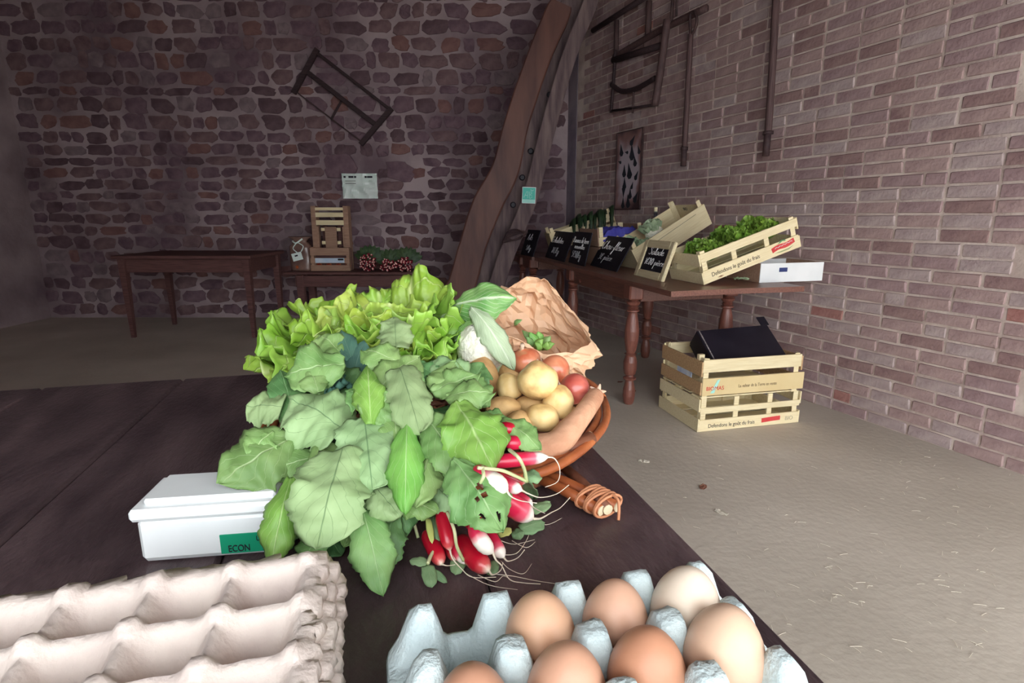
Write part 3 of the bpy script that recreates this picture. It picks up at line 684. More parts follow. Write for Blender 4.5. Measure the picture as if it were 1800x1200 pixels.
# salad crate
qs = PZ(1240, 500, TZ+.004); MS = az_frame(qs, AZ, 18)
sal = crate('salad_crate', 'pale slatted crate of green salads tilted up at the near end of the table', MS, .58, .31, .155, [(0, .068), (.112, .155)], [(0, .062), (.096, .158)], M_crate, blocks=(.34, .68), m_end=M_crate)
label_text('Defendons le goût du frais', XZ(V((.045, -.0006, .026))), .03, M_print, sal, squash=.9)
mb = MB(); mb.tube(crom([(.41, -.001, .035), (.45, -.001, .043), (.5, -.001, .04), (.55, -.001, .05)], 6), [.013]*19, 8); ob = mb.build('red_banner', M_red, sal); ob.scale = (1, .12, 1)
MB().tube(crom([(.425+.011*i, -.004, .041+.004*(i % 2)+.0007*i) for i in range(11)], 3), .0014, 4).build('white_scribble', M_white, sal)
mb = MB(); mb.prism([(0, 0), (.03, .008), (.05, .004), (.045, .012), (.02, .014)], .001, XZ(V((.45, -.0005, .058)))); mb.build('green_leaf_print', mat('green_print', (70, 140, 90), (86, 156, 104)), sal)
mb = MB(); mb.prism([(0, 0), (.04, -.006), (.09, -.006), (.12, .006), (.09, -.0), (.04, 0)], .001, XZ(V((.42, -.0005, .018)))); mb.build('olive_print', mat('olive_print', (150, 160, 110), (160, 170, 120)), sal)
mb = MB(); mb.prism([(.0, 0), (.02, .004), (.036, 0), (.02, -.004)], .001, XZ(V((.075, -.0005, .012)))); mb.build('knot', mat('knot_brown', (150, 110, 76), (130, 92, 66)), sal)
# white box under it
wbx = PZ(1335, 497, TZ)
t = thing('white_box', 'low white cardboard box under the raised end of the salad crate', 'box', M=az_frame(V((wbx.x, wbx.y, TZ)), AZ))
for y in (.003, .277): MB().box((.2, y, .05), (.4, .006, .1), ch=.001).build('side_panel', M_white, t)
for x in (.003, .397): MB().box((x, .14, .05), (.006, .268, .1), ch=.001).build('end_panel', M_crate_dim, t)
MB().box((.2, .14, .004), (.388, .268, .006)).build('bottom_panel', M_white, t)
MB().box((.14, -.0012, .065), (.05, .002, .022)).build('blue_sticker', mat('navy_print', (50, 60, 110), (60, 70, 120)), t)
# cauliflower crate
qc = PZ(1128, 473, TZ+.004); MC = az_frame(qc, AZ, 30)
cau = crate('cauliflower_crate', 'steeply tilted pale crate of cauliflowers in the middle of the table', MC, .57, .36, .145, [(0, .145)], [(0, .145)], M_crate, posth=.185, nb=3)
label_text('BIO', frame(V((.562, .24, .11)), V((0, -1, 0)), V((0, 0, 1)), V((-1, 0, 0))), .03, M_print, cau)
MB().box((.3, -.0008, .098), (.4, .0012, .002), Matrix.Rotation(R(-2), 4, 'Y')).build('crack', M_print, cau)
qz = MC @ V((.3, .03, 0)); support('grey wooden box propping the cauliflower crate', az_frame(V((qz.x-.02, qz.y, TZ)), AZ), (.28, .3, qz.z-TZ-.03))
qz = MC @ V((.05, .375, 0)); M_gb = mat('grey_board', (128, 112, 110), (150, 134, 128), rough=.8)
# leek crate
ql = V((.365, 4.75, .775)); ML = az_frame(ql, 5, 18.5)
lee = crate('leek_crate', 'long pale slatted crate of dark leeks at the far end of the table', ML, .55, .28, .15, [(0, .065), (.085, .15)], [(0, .15)], M_crate, posth=.19, nb=3)
support('grey box under the front of the leek crate behind the slates', az_frame(V((ql.x+.01, ql.y+.02, TZ)), 5), (.16, .24, .05)); support('box propping the raised back of the leek crate', az_frame(V((ql.x+.3, ql.y+.03, TZ)), 5), (.16, .22, .125))
# potato crate with blue paper
qp = V((.612, 3.95, .852)); MP = az_frame(qp, AZ, 6)
pot = crate('potato_crate', 'tan crate lined with blue paper behind the potato slate', MP, .34, .33, .115, [(0, .06)], [(0, .12)], M_crate, m_end=M_crate_dim, posth=.13, nb=3)
support('box under the blue lined potato crate', az_frame(V((qp.x+.005, qp.y+.02, TZ)), AZ), (.3, .29, .125))
M_blue = mat('blue_paper', (58, 56, 150), (84, 84, 178), scale=10, rough=.6)
def blue(u, v_):
    x = .03+u*.28; y = -.006+v_*.3
    return V((x, y, .075+.03*math.sin(u*3)+.03*noise.noise(V((u*5, v_*5, 2)))+.012*noise.noise(V((u*14, v_*14, 2))) - (.045 if v_ < .01 else 0)))
tt = MB().grid(18, 16, blue).build('blue_liner', M_blue, pot, solid=.002)
# small glass bottle standing behind the cauliflower crate
pbt = PP(1151, 400, V((1.12, 4.2, 0)), V((0, 1, 0)))
t = thing('glass_bottle', 'clear glass bottle with a pale stopper behind the cauliflower crate', 'bottle', (pbt.x, 4.2, TZ))
MB().lathe([(.03, 0), (.034, .01), (.034, .25), (.028, .29), (.014, .32), (.013, .37), (.016, .375)], 16).build('body', M_glass, t, smooth=True); MB().lathe([(.012, .37), (.013, .385), (.013, .4), (.01, .405)], 12).build('stopper', M_crate, t)

# ---- floor crates
qf = PZ(1228, 760, .0); MF = az_frame(V((qf.x, qf.y, .002)), 13.7)
low = crate('floor_crate', 'pale slatted crate on the floor, bottom of its stack', MF, .58, .4, .17, [(0, .062), (.094, .125)], [(0, .068), (.105, .17)], M_crate, blocks=(.36, .7), group='stacked floor crates', posth=.172)
label_text('Defendons le goût du frais', XZ(V((.05, -.0006, .018))), .028, M_print, low, squash=.9)
mb = MB(); mb.tube(crom([(.36, -.001, .03), (.42, -.001, .034), (.47, -.001, .036)], 6), .012, 8); ob = mb.build('red_banner', M_red, low); ob.scale = (1, .12, 1)
label_text('BIO', XZ(V((.5, -.0006, .02))), .03, mat('faint_print', (186, 176, 150), (176, 166, 140)), low)
MF2 = az_frame(V((qf.x, qf.y, .176))+V((-.003, -.006, 0)), 13.2)
upc = crate('floor_crate', 'tan and pale crate holding a black box, top of the floor stack', MF2, .56, .4, .2, [(.02, .105), (.135, .2)], [(.02, .085), (.115, .19)], M_crate, group='stacked floor crates', m_end=M_crate2, posth=.205)
MB().box((.02, .06, .2), (.03, .02, .03)).build('corner_block', M_crate, upc)
M_tanp = mat('tan_print_board', (214, 190, 140), (222, 200, 152), rough=.7)
MB().box((.29, -.003, .062), (.58, .004, .088), ch=.001).build('printed_slat', M_tanp, upc)
label_text('BIOMAS', XZ(V((.02, -.0062, .045))), .028, M_red, upc); label_text('La valeur de la Terre en vente', XZ(V((.2, -.0062, .05))), .024, mat('brown_print', (150, 130, 100), (160, 140, 108)), upc, squash=.75)
mb = MB(); mb.prism([(0, 0), (.02, 0), (.05, .07), (.034, .066)], .001, XZ(V((.045, -.0056, .03)))); mb.build('aqua_flash', M_aqua, upc)
MB().box((.0, .17, .1), (.004, .14, .03), Matrix.Rotation(R(0), 4, 'X')).build('blue_packet', mat('packet_blue', (140, 160, 200), (220, 225, 230), scale=12), upc)
# black box lying in the top crate
t = thing('black_box', 'open black cardboard box lying tilted in the top floor crate', 'box', M=MF2 @ Matrix.Translation((.1, .06, .17)) @ Matrix.Rotation(R(-2), 4, 'Y') @ Matrix.Rotation(R(38), 4, 'X'))
MB().box((.2, .1, .0), (.42, .21, .008), ch=.002).build('lid_panel', M_black, t); MB().box((-.008, .1, -.055), (.006, .2, .11), ch=.002).build('end_flap', M_black, t); MB().box((.41, .1, -.055), (.006, .2, .11), ch=.002).build('end_flap', M_black, t)
MB().box((.2, -.003, -.03), (.42, .005, .05), ch=.001).build('brown_edge', mat('kraft_edge', (150, 96, 76), (170, 114, 90)), t); MB().box((.2, .203, -.05), (.42, .005, .1), ch=.001).build('back_panel', M_black, t)
MB().box((.0, .1, .0065), (.005, .2, .004)).build('silver_seam', mat('silver_foil', (170, 160, 160), (120, 110, 112), scale=90, rough=.4), t); MB().box((.4, .235, .0), (.05, .06, .006), ch=.002).build('tab', M_black, t)
MB().box((.0, -.0, -.06), (.05, .004, .05), Matrix.Rotation(R(40), 4, 'Y')).build('white_label', M_white, t)

# ---- produce in the crates
def frill_leaf(mb, base, ax, nrm, L, spread, rs, nr=7, nt=18, A=.1, k=9.0, cup=.25, fine=0.0, roll=0.0):
    """fan-shaped frilly leaf: ruffled margin that rolls outwards"""
    sd = ax.cross(nrm).normalized(); nrm = sd.cross(ax).normalized(); p1, p2, p3 = rs.random()*6, rs.random()*6, rs.random()*6
    def f(u, v_):
        th = (u*2-1); a = th*spread; r_ = v_
        rr = L*r_*(1-.10*th*th-.3*th**6+.05*math.sin(th*k*.9+p3)*r_)
        fr = A*L*(r_**2.6)*(.8*math.sin(th*k+p1)+.45*math.sin(th*k*2.1+p2)*r_+.25*math.sin(r_*9+th*4+p3))
        wd = .25+.75*min(1, r_*1.6); ro = 0
        if roll or fine:
            q = max(0, (r_-.68)/.32); ro = roll*(q**1.6)*(.55+.45*math.sin(th*k*1.7+p2)+.25*math.sin(th*k*3.9+p1))
            rr -= L*ro*.22*q
        if fine:
            fr += fine*L*(.11*r_**5*noise.noise(V((th*8, p1, r_*2)))+.075*r_**7*noise.noise(V((th*19, p2, r_*3)))+.05*noise.noise(V((th*5, r_*6, p1)))*min(1, r_*1.6)+.03*noise.noise(V((th*12, r_*11, p2)))*min(1, r_*1.6))
            rr += fine*L*(.07*r_**4*noise.noise(V((th*7, p2+3, 0)))+.05*r_**6*noise.noise(V((th*17, p3+5, 0)))+.025*r_**8*noise.noise(V((th*38, p1+9, 0))))
        return base+ax*(math.cos(a)*rr)+sd*(math.sin(a)*rr*wd)+nrm*(fr+cup*L*(r_*r_)+cup*.6*L*r_*r_*th*th-ro*L*.6)
    mb.grid(nt, nr, f, uv=True)
M_salad = leaf_mat('crate_salad_green', (84, 130, 40), (146, 186, 74), (172, 204, 104), rough=.45)
rs = random.Random(3)
def salad_head(label, c, r_, M):
    mb = MB()
    for i in range(34):
        az = i*2.4+rs.uniform(-.2, .2); el = R(12+72*(i/34)**.8)
        ax = V((math.cos(az)*math.cos(el), math.sin(az)*math.cos(el), math.sin(el))); nr_ = V((-math.cos(az)*math.sin(el), -math.sin(az)*math.sin(el), math.cos(el)))
        frill_leaf(mb, V((0, 0, .01)), ax, nr_, r_*rs.uniform(.8, 1.1), .8, rs, nr=8, nt=30, A=.09, k=7, roll=.3, fine=1.0)
    o = mb.build('green_salad', M_salad, None, smooth=True); o.matrix_world = M @ Matrix.Translation(c); tag(o, label, 'salad', 'salads in the tilted crate')
    return o
for lab, c, r_ in (('salad nearest the Salade slate in the tilted crate', (.12, .1, .066), .105), ('salad at the front of the crate against the far side', (.13, .22, .066), .1), ('salad in the middle of the crate behind the slats', (.3, .1, .068), .11),
                   ('salad in the middle of the crate on the far side', (.31, .22, .066), .115), ('salad at the raised end of the crate by the slats', (.47, .1, .06), .105), ('salad in the raised far corner of the crate', (.47, .22, .066), .115)):
    salad_head(lab, c, r_, MS)
M_cleaf = leaf_mat('pale_cauliflower_leaf', (150, 176, 140), (190, 210, 170), (222, 232, 206), k=5)
M_curd = mat('white_curd', (238, 236, 214), (250, 248, 232), scale=60, rough=.8, bump=.6, bscale=110)
def small_cauli(label, c, r_, M):
    t = thing('cauliflower', label, 'cauliflower', M=M @ Matrix.Translation(c), group='cauliflowers in the crate')
    cb = MB()
    cb.grid(14, 8, lambda u, v_: V((math.cos(2*PI*u)*math.sin(PI*v_)*r_*.55, math.sin(2*PI*u)*math.sin(PI*v_)*r_*.55, r_*.45-math.cos(PI*v_)*r_*.4))*(1+.06*noise.noise(V((u*9, v_*9, 1)))), closed=True); cb.build('curd', M_curd, t, smooth=True)
    lv = MB()
    for i in range(18):
        az = i*2.4; el = R(25+50*(i/18)); ax = V((math.cos(az)*math.cos(el), math.sin(az)*math.cos(el), math.sin(el))); nr_ = V((-math.cos(az)*math.sin(el), -math.sin(az)*math.sin(el), math.cos(el)))
        frill_leaf(lv, V((0, 0, .01)), ax, nr_, r_*rs.uniform(.9, 1.15), .5, rs, nr=5, nt=10, A=.07, k=6, cup=.4)
    lv.build('leaves', M_cleaf, t, smooth=True)
small_cauli('cauliflower in pale leaves in the middle of the steep crate', (.26, .17, .06), .115, MC); small_cauli('cauliflower at the low front end of the steep crate', (.09, .23, .05), .1, MC); small_cauli('cauliflower against the near side at the low end of the steep crate', (.1, .1, .04), .085, MC)
# leeks draped over the back of the crate
M_leek = leaf_mat('dark_leek_green', (28, 44, 30), (52, 76, 46), (110, 130, 90), k=.01, vw=.02); M_leekw = axis_mat('leek_shaft', [(.0, (226, 230, 200)), (.6, (170, 190, 130)), (1, (70, 96, 60))], axis=0, noise_amt=.05)
for i, (y, dx) in enumerate(((.05, 0), (.1, .03), (.145, -.02), (.19, .02), (.235, -.01))):
    t = thing('leek', ('leek nearest the room side', 'second leek from the room side', 'middle leek', 'fourth leek from the room side', 'leek farthest from the room')[i]+' in the far crate, leaves bent over', 'leek', M=ML @ Matrix.Translation((.06+dx, y, .06)), group='leeks in the far crate')
    MB().tube([(0, 0, 0), (.15, 0, .02), (.3, 0, .05)], [.016, .014, .018], 10).build('shaft', M_leekw, t, smooth=True)
    for k in range(4):
        x = .2+.09*k+rs.uniform(-.03, .03); hh = rs.uniform(.05, .11); rl = rs.uniform(.3, 1.0); lv = MB()
        cl = crom([(x-.03, 0, .04), (x, -.01, .05+hh*.7), (x+.02*rl, -.05-y*.3, .06+hh), (x+.03*rl-.03, -.09-y*.5, .04+hh*.5), (x+.01*rl-.05, -.10-y*.62, -.02*rl)], 5); nn = len(cl)
        def lf(u, v_):
            i_ = min(int(v_*(nn-1)+.5), nn-1); p = cl[i_]; wd = .027*(1-.8*v_**2.5); return p+V(((u-.5)*2*wd, 0, -abs(u-.5)*.016+(u-.5)*wd*.8))
        lv.grid(4, nn-1, lf, uv=True); lv.build('leaf', M_leek, t, smooth=True, solid=.0012)
# bits on the floor and table
M_straw = mat('dry_straw', (190, 176, 140), (206, 194, 160))
o = MB().grid(6, 5, lambda u, v_: V((u*.05, v_*.035, .012+.012*noise.noise(V((u*4, v_*4, 0)))))).build('paper_scrap', mat('scrap_paper', (196, 214, 206), (110, 160, 140), scale=30), None, loc=PZ(1117, 625, 0), solid=.001)
tag(o, 'scrap of pale green paper on the floor under the table', 'litter')
o = MB().grid(8, 6, lambda u, v_: V((u*.07, v_*.05, .006+.016*noise.noise(V((u*5, v_*5, 3)))+.01))).build('leaf_scrap', M_cleaf, None, loc=PZ(1294, 495, TZ), solid=.001)
tag(o, 'shrivelled leaf scrap on the table under the salad crate', 'litter')
# ================================================================ FOREGROUND TABLE
MZ = .755
R0 = V((.187, .418, 0)); U = V((-.25, .968, 0)).normalized(); LFT = V((-U.y, U.x, 0))
MT = frame(V((R0.x, R0.y, 0)), LFT, -U, ZU)          # local x: away from the right edge, local y: towards the near end
ft = thing('plank_table', 'dark worn plank table carrying the vegetables and eggs', 'table', M=MT)
xs = [0, .2, .43, .64, .87, 1.08]
for a, b in zip(xs, xs[1:]): MB().box(((a+b)/2, .15, MZ-.018), (b-a-.0015, 1.9, .036), ch=.004).build('plank', M_dark, ft)
for x in (.06, 1.02):
    for y in (-.72, 1.0): MB().box((x, y, .36), (.08, .08, .715), ch=.006).build('leg', M_dark, ft)
for x in (.06, 1.02): MB().box((x, .14, .66), (.03, 1.6, .1), ch=.003).build('apron', M_dark, ft)

# ---------------------------------------------------------------- egg trays
def tray_mesh(nx, ny, sx_, sy, hs, hp, fl, res=14, flx=.42, fly0=.1, fly1=.2, seed=1, jag=0.0, pw=.26, pt=.165):
    """moulded pulp tray: cup at each cell centre, post at each corner"""
    def zc(u, v_):
        a, b = abs(u-round(u)), abs(v_-round(v_)); m, n = max(a, b), min(a, b)
        m = (a**4+b**4)**.25
        post = hp if m < pt else max(0, hp*(1-((m-pt)/pw)**.9))
        ridge = hs*max(0, 1-(n/.33)**1.3)
        d = abs(post-ridge); k = .008; z = max(post, ridge)+(max(0, k-d)**2)/(4*k)
        bowl = .006*(1-min(1, ((.5-a)**2+(.5-b)**2)/.1))
        return max(z, .0)-bowl+.006+(.0012*noise.noise(V((u*9, v_*9, seed))) if post > hp*.96 else 0)
    us = [-flx, -flx*.92, -flx*.6, -flx*.25]+[i/res for i in range(nx*res+1)]+[nx+flx*.25, nx+flx*.6, nx+flx*.92, nx+flx]
    vs_ = [-fly0, -fly0*.5]+[i/res for i in range(ny*res+1)]+[ny+fly1*.5, ny+fly1]
    mb = MB(); vv = []; W_ = len(us)
    for v_ in vs_:
        for u in us:
            cu, cv = min(max(u, 0), nx), min(max(v_, 0), ny); d = max(abs(u-cu)/flx, abs(v_-cv)/.42); z = zc(cu, cv)
            s = min(1, d*1.1); s = s*s*(3-2*s); z = z*(1-s)+fl*s
            if d > .97: z -= .006
            j = jag*noise.noise(V((u*6, v_*6, seed+3))) if d > 0 else 0
            vv.append(V((u*sx_+j, -v_*sy+j, z+.0012*noise.noise(V((u*5, v_*5, seed))))))
    ff = [(j*W_+i, (j+1)*W_+i, (j+1)*W_+i+1, j*W_+i+1) for j in range(len(vs_)-1) for i in range(W_-1)]
    mb.add(vv, ff); return mb
M_pulp = mat('blue_grey_pulp', (196, 212, 214), (212, 226, 226), scale=30, rough=.9, bump=.35, bscale=320)
M_pulpb = mat('beige_pulp', (212, 196, 188), (228, 214, 204), scale=24, rough=.85, bump=.2, bscale=200)
TA = 13.5
MTr = frame(V((-.06, .313, MZ+.004)), V((math.cos(R(TA)), math.sin(R(TA)), 0)), V((-math.sin(R(TA)), math.cos(R(TA)), 0)), ZU)
tr = thing('egg_tray', 'blue grey moulded pulp egg tray with brown eggs at the table corner', 'egg tray', M=MTr)
SX, SY = .0505, .0455
tray_mesh(4, 5, SX, SY, .022, .05, .022, seed=1).build('pulp_shell', M_pulp, tr, smooth=True, solid=.0025)
def egg(label, u, v_, c1, c2, s=1.0, tilt=(0, 0)):
    m = mat('eggshell', c1, c2, scale=14, rough=.42, bump=.03, bscale=300, spec=.4)
    mb = MB(); n = 22
    prof = []
    for i in range(n+1):
        a = PI*i/n; z = -math.cos(a); r_ = math.sin(a)*(1-.13*z)
        prof.append((max(r_*.0222*s, .0002), (z+1)*.0285*s))
    mb.lathe(prof, 28)
    o = mb.build('egg', m, None, smooth=True); o.matrix_world = MTr @ Matrix.Translation((u*SX, -v_*SY, .011)) @ Matrix.Rotation(R(tilt[0]), 4, 'X') @ Matrix.Rotation(R(tilt[1]), 4, 'Y')
    tag(o, label, 'egg', 'eggs in the blue grey tray')
egg('speckled tan egg beside the empty cell in the back row', 1.5, .5, (206, 160, 128), (218, 176, 146), 1.02, (2, -2))
egg('light brown egg in the middle of the back row', 2.5, .5, (204, 158, 132), (216, 174, 148), .98, (-2, 2))
egg('pale cream egg at the right end of the back row', 3.5, .5, (232, 212, 190), (242, 226, 208), 1.05, (3, 2))
egg('brown egg partly out of view in the second row, leftmost', .5, 1.5, (186, 134, 108), (198, 150, 122), .96, (0, -3))
egg('brown egg in the second row, second from the left', 1.5, 1.5, (196, 146, 120), (208, 162, 134), 1.02, (2, 2))
egg('darkest brown egg in the second row, third from the left', 2.5, 1.5, (186, 130, 100), (202, 148, 118), 1.03, (2, 0))
egg('large light tan egg at the right end of the second row', 3.5, 1.5, (216, 178, 150), (228, 194, 168), 1.08, (-2, 3))
# beige trays stacked at the left
MB1 = frame(V((-.338, .312, MZ+.004)), V((math.cos(R(15)), math.sin(R(15)), 0)), V((-math.sin(R(15)), math.cos(R(15)), 0)), ZU)
for k, lab in ((0, 'beige pulp egg tray, bottom one of the nested stack'), (1, 'beige pulp egg tray, middle one of the nested stack'), (2, 'empty beige pulp egg tray, top of the nested stack')):
    t = thing('beige_egg_tray', lab, 'egg tray', M=MB1 @ Matrix.Translation((-.003*k, .001*k, .008*k)), group='nested beige egg trays')
    tray_mesh(4, 5, .0505, .046, .032, .037, .036, flx=(.34, .29, .22)[k], fly0=.24, seed=7+k*5, jag=.006, pw=.42, pt=.08).build('pulp_shell', M_pulpb, t, smooth=True, solid=.003)

# white lidded box behind the beige trays
wx = PZ(507, 992, MZ); MBX = frame(V((wx.x, wx.y+.005, MZ)), V((math.cos(R(8)), math.sin(R(8)), 0)), V((-math.sin(R(8)), math.cos(R(8)), 0)), ZU)
MBX = MBX @ Matrix.Diagonal((.62, .6, .85, 1))
t = thing('white_tub', 'white plastic tub with a green label beside the radish leaves', 'tub', M=MBX)
MB().box((-.11, .07, .027), (.2, .1, .05), ch=.006).build('tub_body', M_white, t); MB().box((-.11, .07, .058), (.212, .112, .014), ch=.004).build('lid', M_white, t); MB().box((-.11, .07, .068), (.18, .085, .008), ch=.003).build('lid_panel', M_white, t)
MB().box((-.05, .019, .018), (.1, .002, .022)).build('label', mat('green_label', (24, 150, 110), (30, 160, 120), rough=.5), t)
label_text('ECON', XZ(V((-.09, .0175, .009))), .011, M_ink, t); label_text('USE', XZ(V((-.05, .0175, .02))), .008, M_ink, t)

# ---------------------------------------------------------------- leaves
CAMP = V((0, 0, CAM_H))
def tri(x): x = x % 1.0; return 4*abs(x-.5)-1
def leaf(mb, base, tip, width, N, bow=.0, ruf=.12, fold=.18, nv=18, nu=8, seed=0, serr=.09, prof='blade', curl=0.0, holes=(), twist=0.0):
    rs = random.Random(seed); p1, p2, p3 = [rs.random()*6.28 for _ in range(3)]
    ax = tip-base; L = ax.length; N = (N-ax*N.dot(ax)/ax.dot(ax)).normalized()
    mid = (base+tip)/2+N*bow
    def cen(v_): return base*((1-v_)**2)+mid*(2*v_*(1-v_))+tip*(v_*v_)
    def pw(v_):
        if prof == 'blade': return (.10+.95*math.sin(PI*min(1, .04+.93*v_)**1.12)**.72)*math.sqrt(max(0, 1-v_**9))
        if prof == 'strap': return (.45+.55*math.sin(PI*v_)**.5)*math.sqrt(max(0, 1-v_**7))
        if prof == 'spoon': return .07+.95*max(0, math.sin(PI*max(0, (v_-.3)/.7)**.85))**.6*(v_ > .3)
        return (.25+.8*math.sin(PI*(.1+.84*v_))**.6)*math.sqrt(max(0, 1-v_**12))
    o0 = len(mb.v)
    def f(u, v_):
        s = u*2-1; c = cen(v_); T = (cen(min(1, v_+.01))-cen(max(0, v_-.01))).normalized()
        S = T.cross(N).normalized(); n = S.cross(T)
        tw = twist*(v_-.3)
        if tw: S, n = S*math.cos(tw)+n*math.sin(tw), n*math.cos(tw)-S*math.sin(tw)
        w_ = width/2*pw(v_)*(1+serr*(.9*math.sin(v_*17+p1+s)+.5*tri(v_*(7+seed % 3)+p2)+.4*tri(v_*19+p3+s*.2)))
        a = abs(s); rf = ruf*width*(a**1.6)*(math.sin(v_*9+p1+(1.7 if s > 0 else 0))+.5*math.sin(v_*19+p3+(.9 if s > 0 else 0)))
        return c+S*(w_*s*(1-curl*a*.35))+n*(-fold*w_*a*a*1.2+rf*.55-curl*w_*a**3+.12*width*noise.noise(V((s*1.3, v_*2.6, seed*1.3)))+.05*width*noise.noise(V((s*4, v_*9, seed*1.7))))
    mb.grid(nu, nv, f, uv=True)
    if holes:
        kill = set()
        for k, fc in enumerate(mb.f):
            if min(fc) >= o0:
                u = sum(mb.uv[i][0] for i in fc)/4; v_ = sum(mb.uv[i][1] for i in fc)/4
                if any((u-hu)**2+((v_-hv)*1.3)**2 < hr*hr for hu, hv, hr in holes): kill.add(k)
        mb.f = [fc for k, fc in enumerate(mb.f) if k not in kill]; mb.mi = mb.mi[:len(mb.f)]
    return mb
def camN(p, up=.45): return ((CAMP-p).normalized()*(1-up)+ZU*up).normalized()
YT = [(540, .68), (600, .63), (650, .585), (760, .515), (880, .455), (960, .428), (1050, .405), (1100, .39)]
def Yd(y):
    for (a, b), (c, d) in zip(YT, YT[1:]):
        if y <= c: t_ = (y-a)/(c-a); return b+(d-b)*max(t_, 0)
    return YT[-1][1]
M_rl = leaf_mat('radish_leaf', (108, 148, 82), (146, 180, 112), (176, 202, 146), k=6, slope=.9, vw=.02, rough=.5, rand=.12)
M_rlp = leaf_mat('radish_leaf_underside', (138, 168, 114), (164, 192, 138), (108, 140, 94), k=6, slope=.9, vw=.014, rough=.6, rand=.08)
M_rlb = leaf_mat('radish_leaf_bright', (104, 158, 66), (140, 188, 92), (178, 210, 140), k=6, slope=.9, vw=.025, rough=.42, rand=.08)
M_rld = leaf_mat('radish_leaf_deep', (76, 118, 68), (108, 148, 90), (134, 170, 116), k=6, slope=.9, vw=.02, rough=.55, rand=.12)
M_bl = leaf_mat('blue_green_leaf', (66, 108, 98), (96, 138, 120), (130, 168, 146), k=5, vw=.02, rough=.6)
LM = {'n': M_rl, 'p': M_rlp, 'b': M_rlb, 'd': M_rld, 'g': M_bl}
bunch1 = thing('radish_bunch', 'bunch of pink radishes lying against the basket rim with broad leaves', 'radish bunch', (-.08, .55, MZ), group='radish bunches on the plank table')
bunch2 = thing('radish_bunch', 'bunch of pink radishes lying on the dark table boards nearest the eggs', 'radish bunch', (-.14, .46, MZ), group='radish bunches on the plank table')
O1, O2 = bunch1.location.copy(), bunch2.location.copy()
def rleaf(par, org, b, t, wpx, kind='n', dy=0.0, bow=.01, seed=0, up=.45, dyt=None, name='leaf', **kw):
    yb, yt = Yd(b[1])+dy, Yd(t[1])+(dy if dyt is None else dyt)
    B, T = PY(b[0], b[1], yb), PY(t[0], t[1], yt)
    for q in (B, T):
        if q.z < MZ+.004: q.z = MZ+.004
    wd = wpx*((yb+yt)/2)/FPX*1.16
    mb = MB(); leaf(mb, B-org, T-org, wd, camN((B+T)/2, up), bow=bow, seed=seed, **kw)
    return mb.build(name, LM[kind] if isinstance(kind, str) else kind, par, smooth=True, solid=.0007)
L2 = [  # base, tip, width px, kind, dy, bow
 ((606, 640), (500, 662), 92, 'n', .0, .02), ((496, 716), (434, 714), 66, 'p', .0, .004), ((528, 765), (492, 650), 60, 'd', .012, .012), ((606, 756), (508, 700), 112, 'p', -.012, .012),
 ((526, 765), (392, 850), 112, 'n', -.004, .02), ((640, 730), (655, 862), 108, 'p', -.022, .012), ((604, 785), (556, 965), 124, 'p', -.030, .018), ((512, 838), (476, 1000), 60, 'b', -.014, .02),
 ((528, 860), (500, 960), 62, 'd', .006, .012), ((634, 885), (674, 1050), 70, 'n', -.008, .016), ((694, 900), (668, 1024), 60, 'd', .012, .012), ((716, 738), (712, 904), 58, 'b', -.028, .016),
 ((648, 846), (704, 908), 66, 'p', -.008, .008), ((758, 792), (730, 893), 64, 'n', -.016, .012), ((690, 696), (640, 742), 66, 'n', -.026, .01), ((652, 745), (646, 645), 50, 'b', -.03, .02),
 ((566, 800), (470, 835), 60, 'n', .004, .01), ((706, 640), (636, 616), 56, 'n', -.02, .012), ((560, 920), (600, 985), 60, 'd', .03, .008), ((570, 940), (530, 990), 54, 'n', .012, .01),
 ((600, 620), (560, 590), 50, 'n', .03, .01), ((560, 690), (540, 640), 56, 'n', .0, .012), ((660, 700), (610, 690), 60, 'n', -.01, .012), ((700, 800), (690, 700), 60, 'n', -.016, .012), ((560, 780), (610, 860), 80, 'n', -.005, .012), ((480, 760), (440, 800), 60, 'n', -.01, .01), ((640, 880), (606, 960), 50, 'n', .004, .012),
 ((590, 760), (650, 830), 70, 'd', .02, .01), ((660, 800), (720, 880), 70, 'd', .024, .01), ((590, 860), (620, 930), 70, 'd', .03, .01), ((690, 880), (770, 900), 46, 'n', .0, .01),
 ((620, 700), (590, 640), 60, 'd', .03, .01), ((540, 640), (600, 700), 70, 'd', .05, .01), ((700, 880), (716, 940), 50, 'd', .02, .008), ((560, 700), (480, 690), 60, 'd', .04, .01), ((480, 790), (440, 770), 60, 'd', .03, .01), ((640, 930), (660, 980), 50, 'd', .02, .006)]
for i, (b, t, wpx, kd, dy, bw) in enumerate(L2):
    rleaf(bunch2, O2, b, t, wpx, kd, dy, bw, seed=i+1, ruf=.16, nv=36, nu=10, serr=.10, fold=.25 if kd != 'b' else .55, prof='round' if kd == 'p' else 'blade')
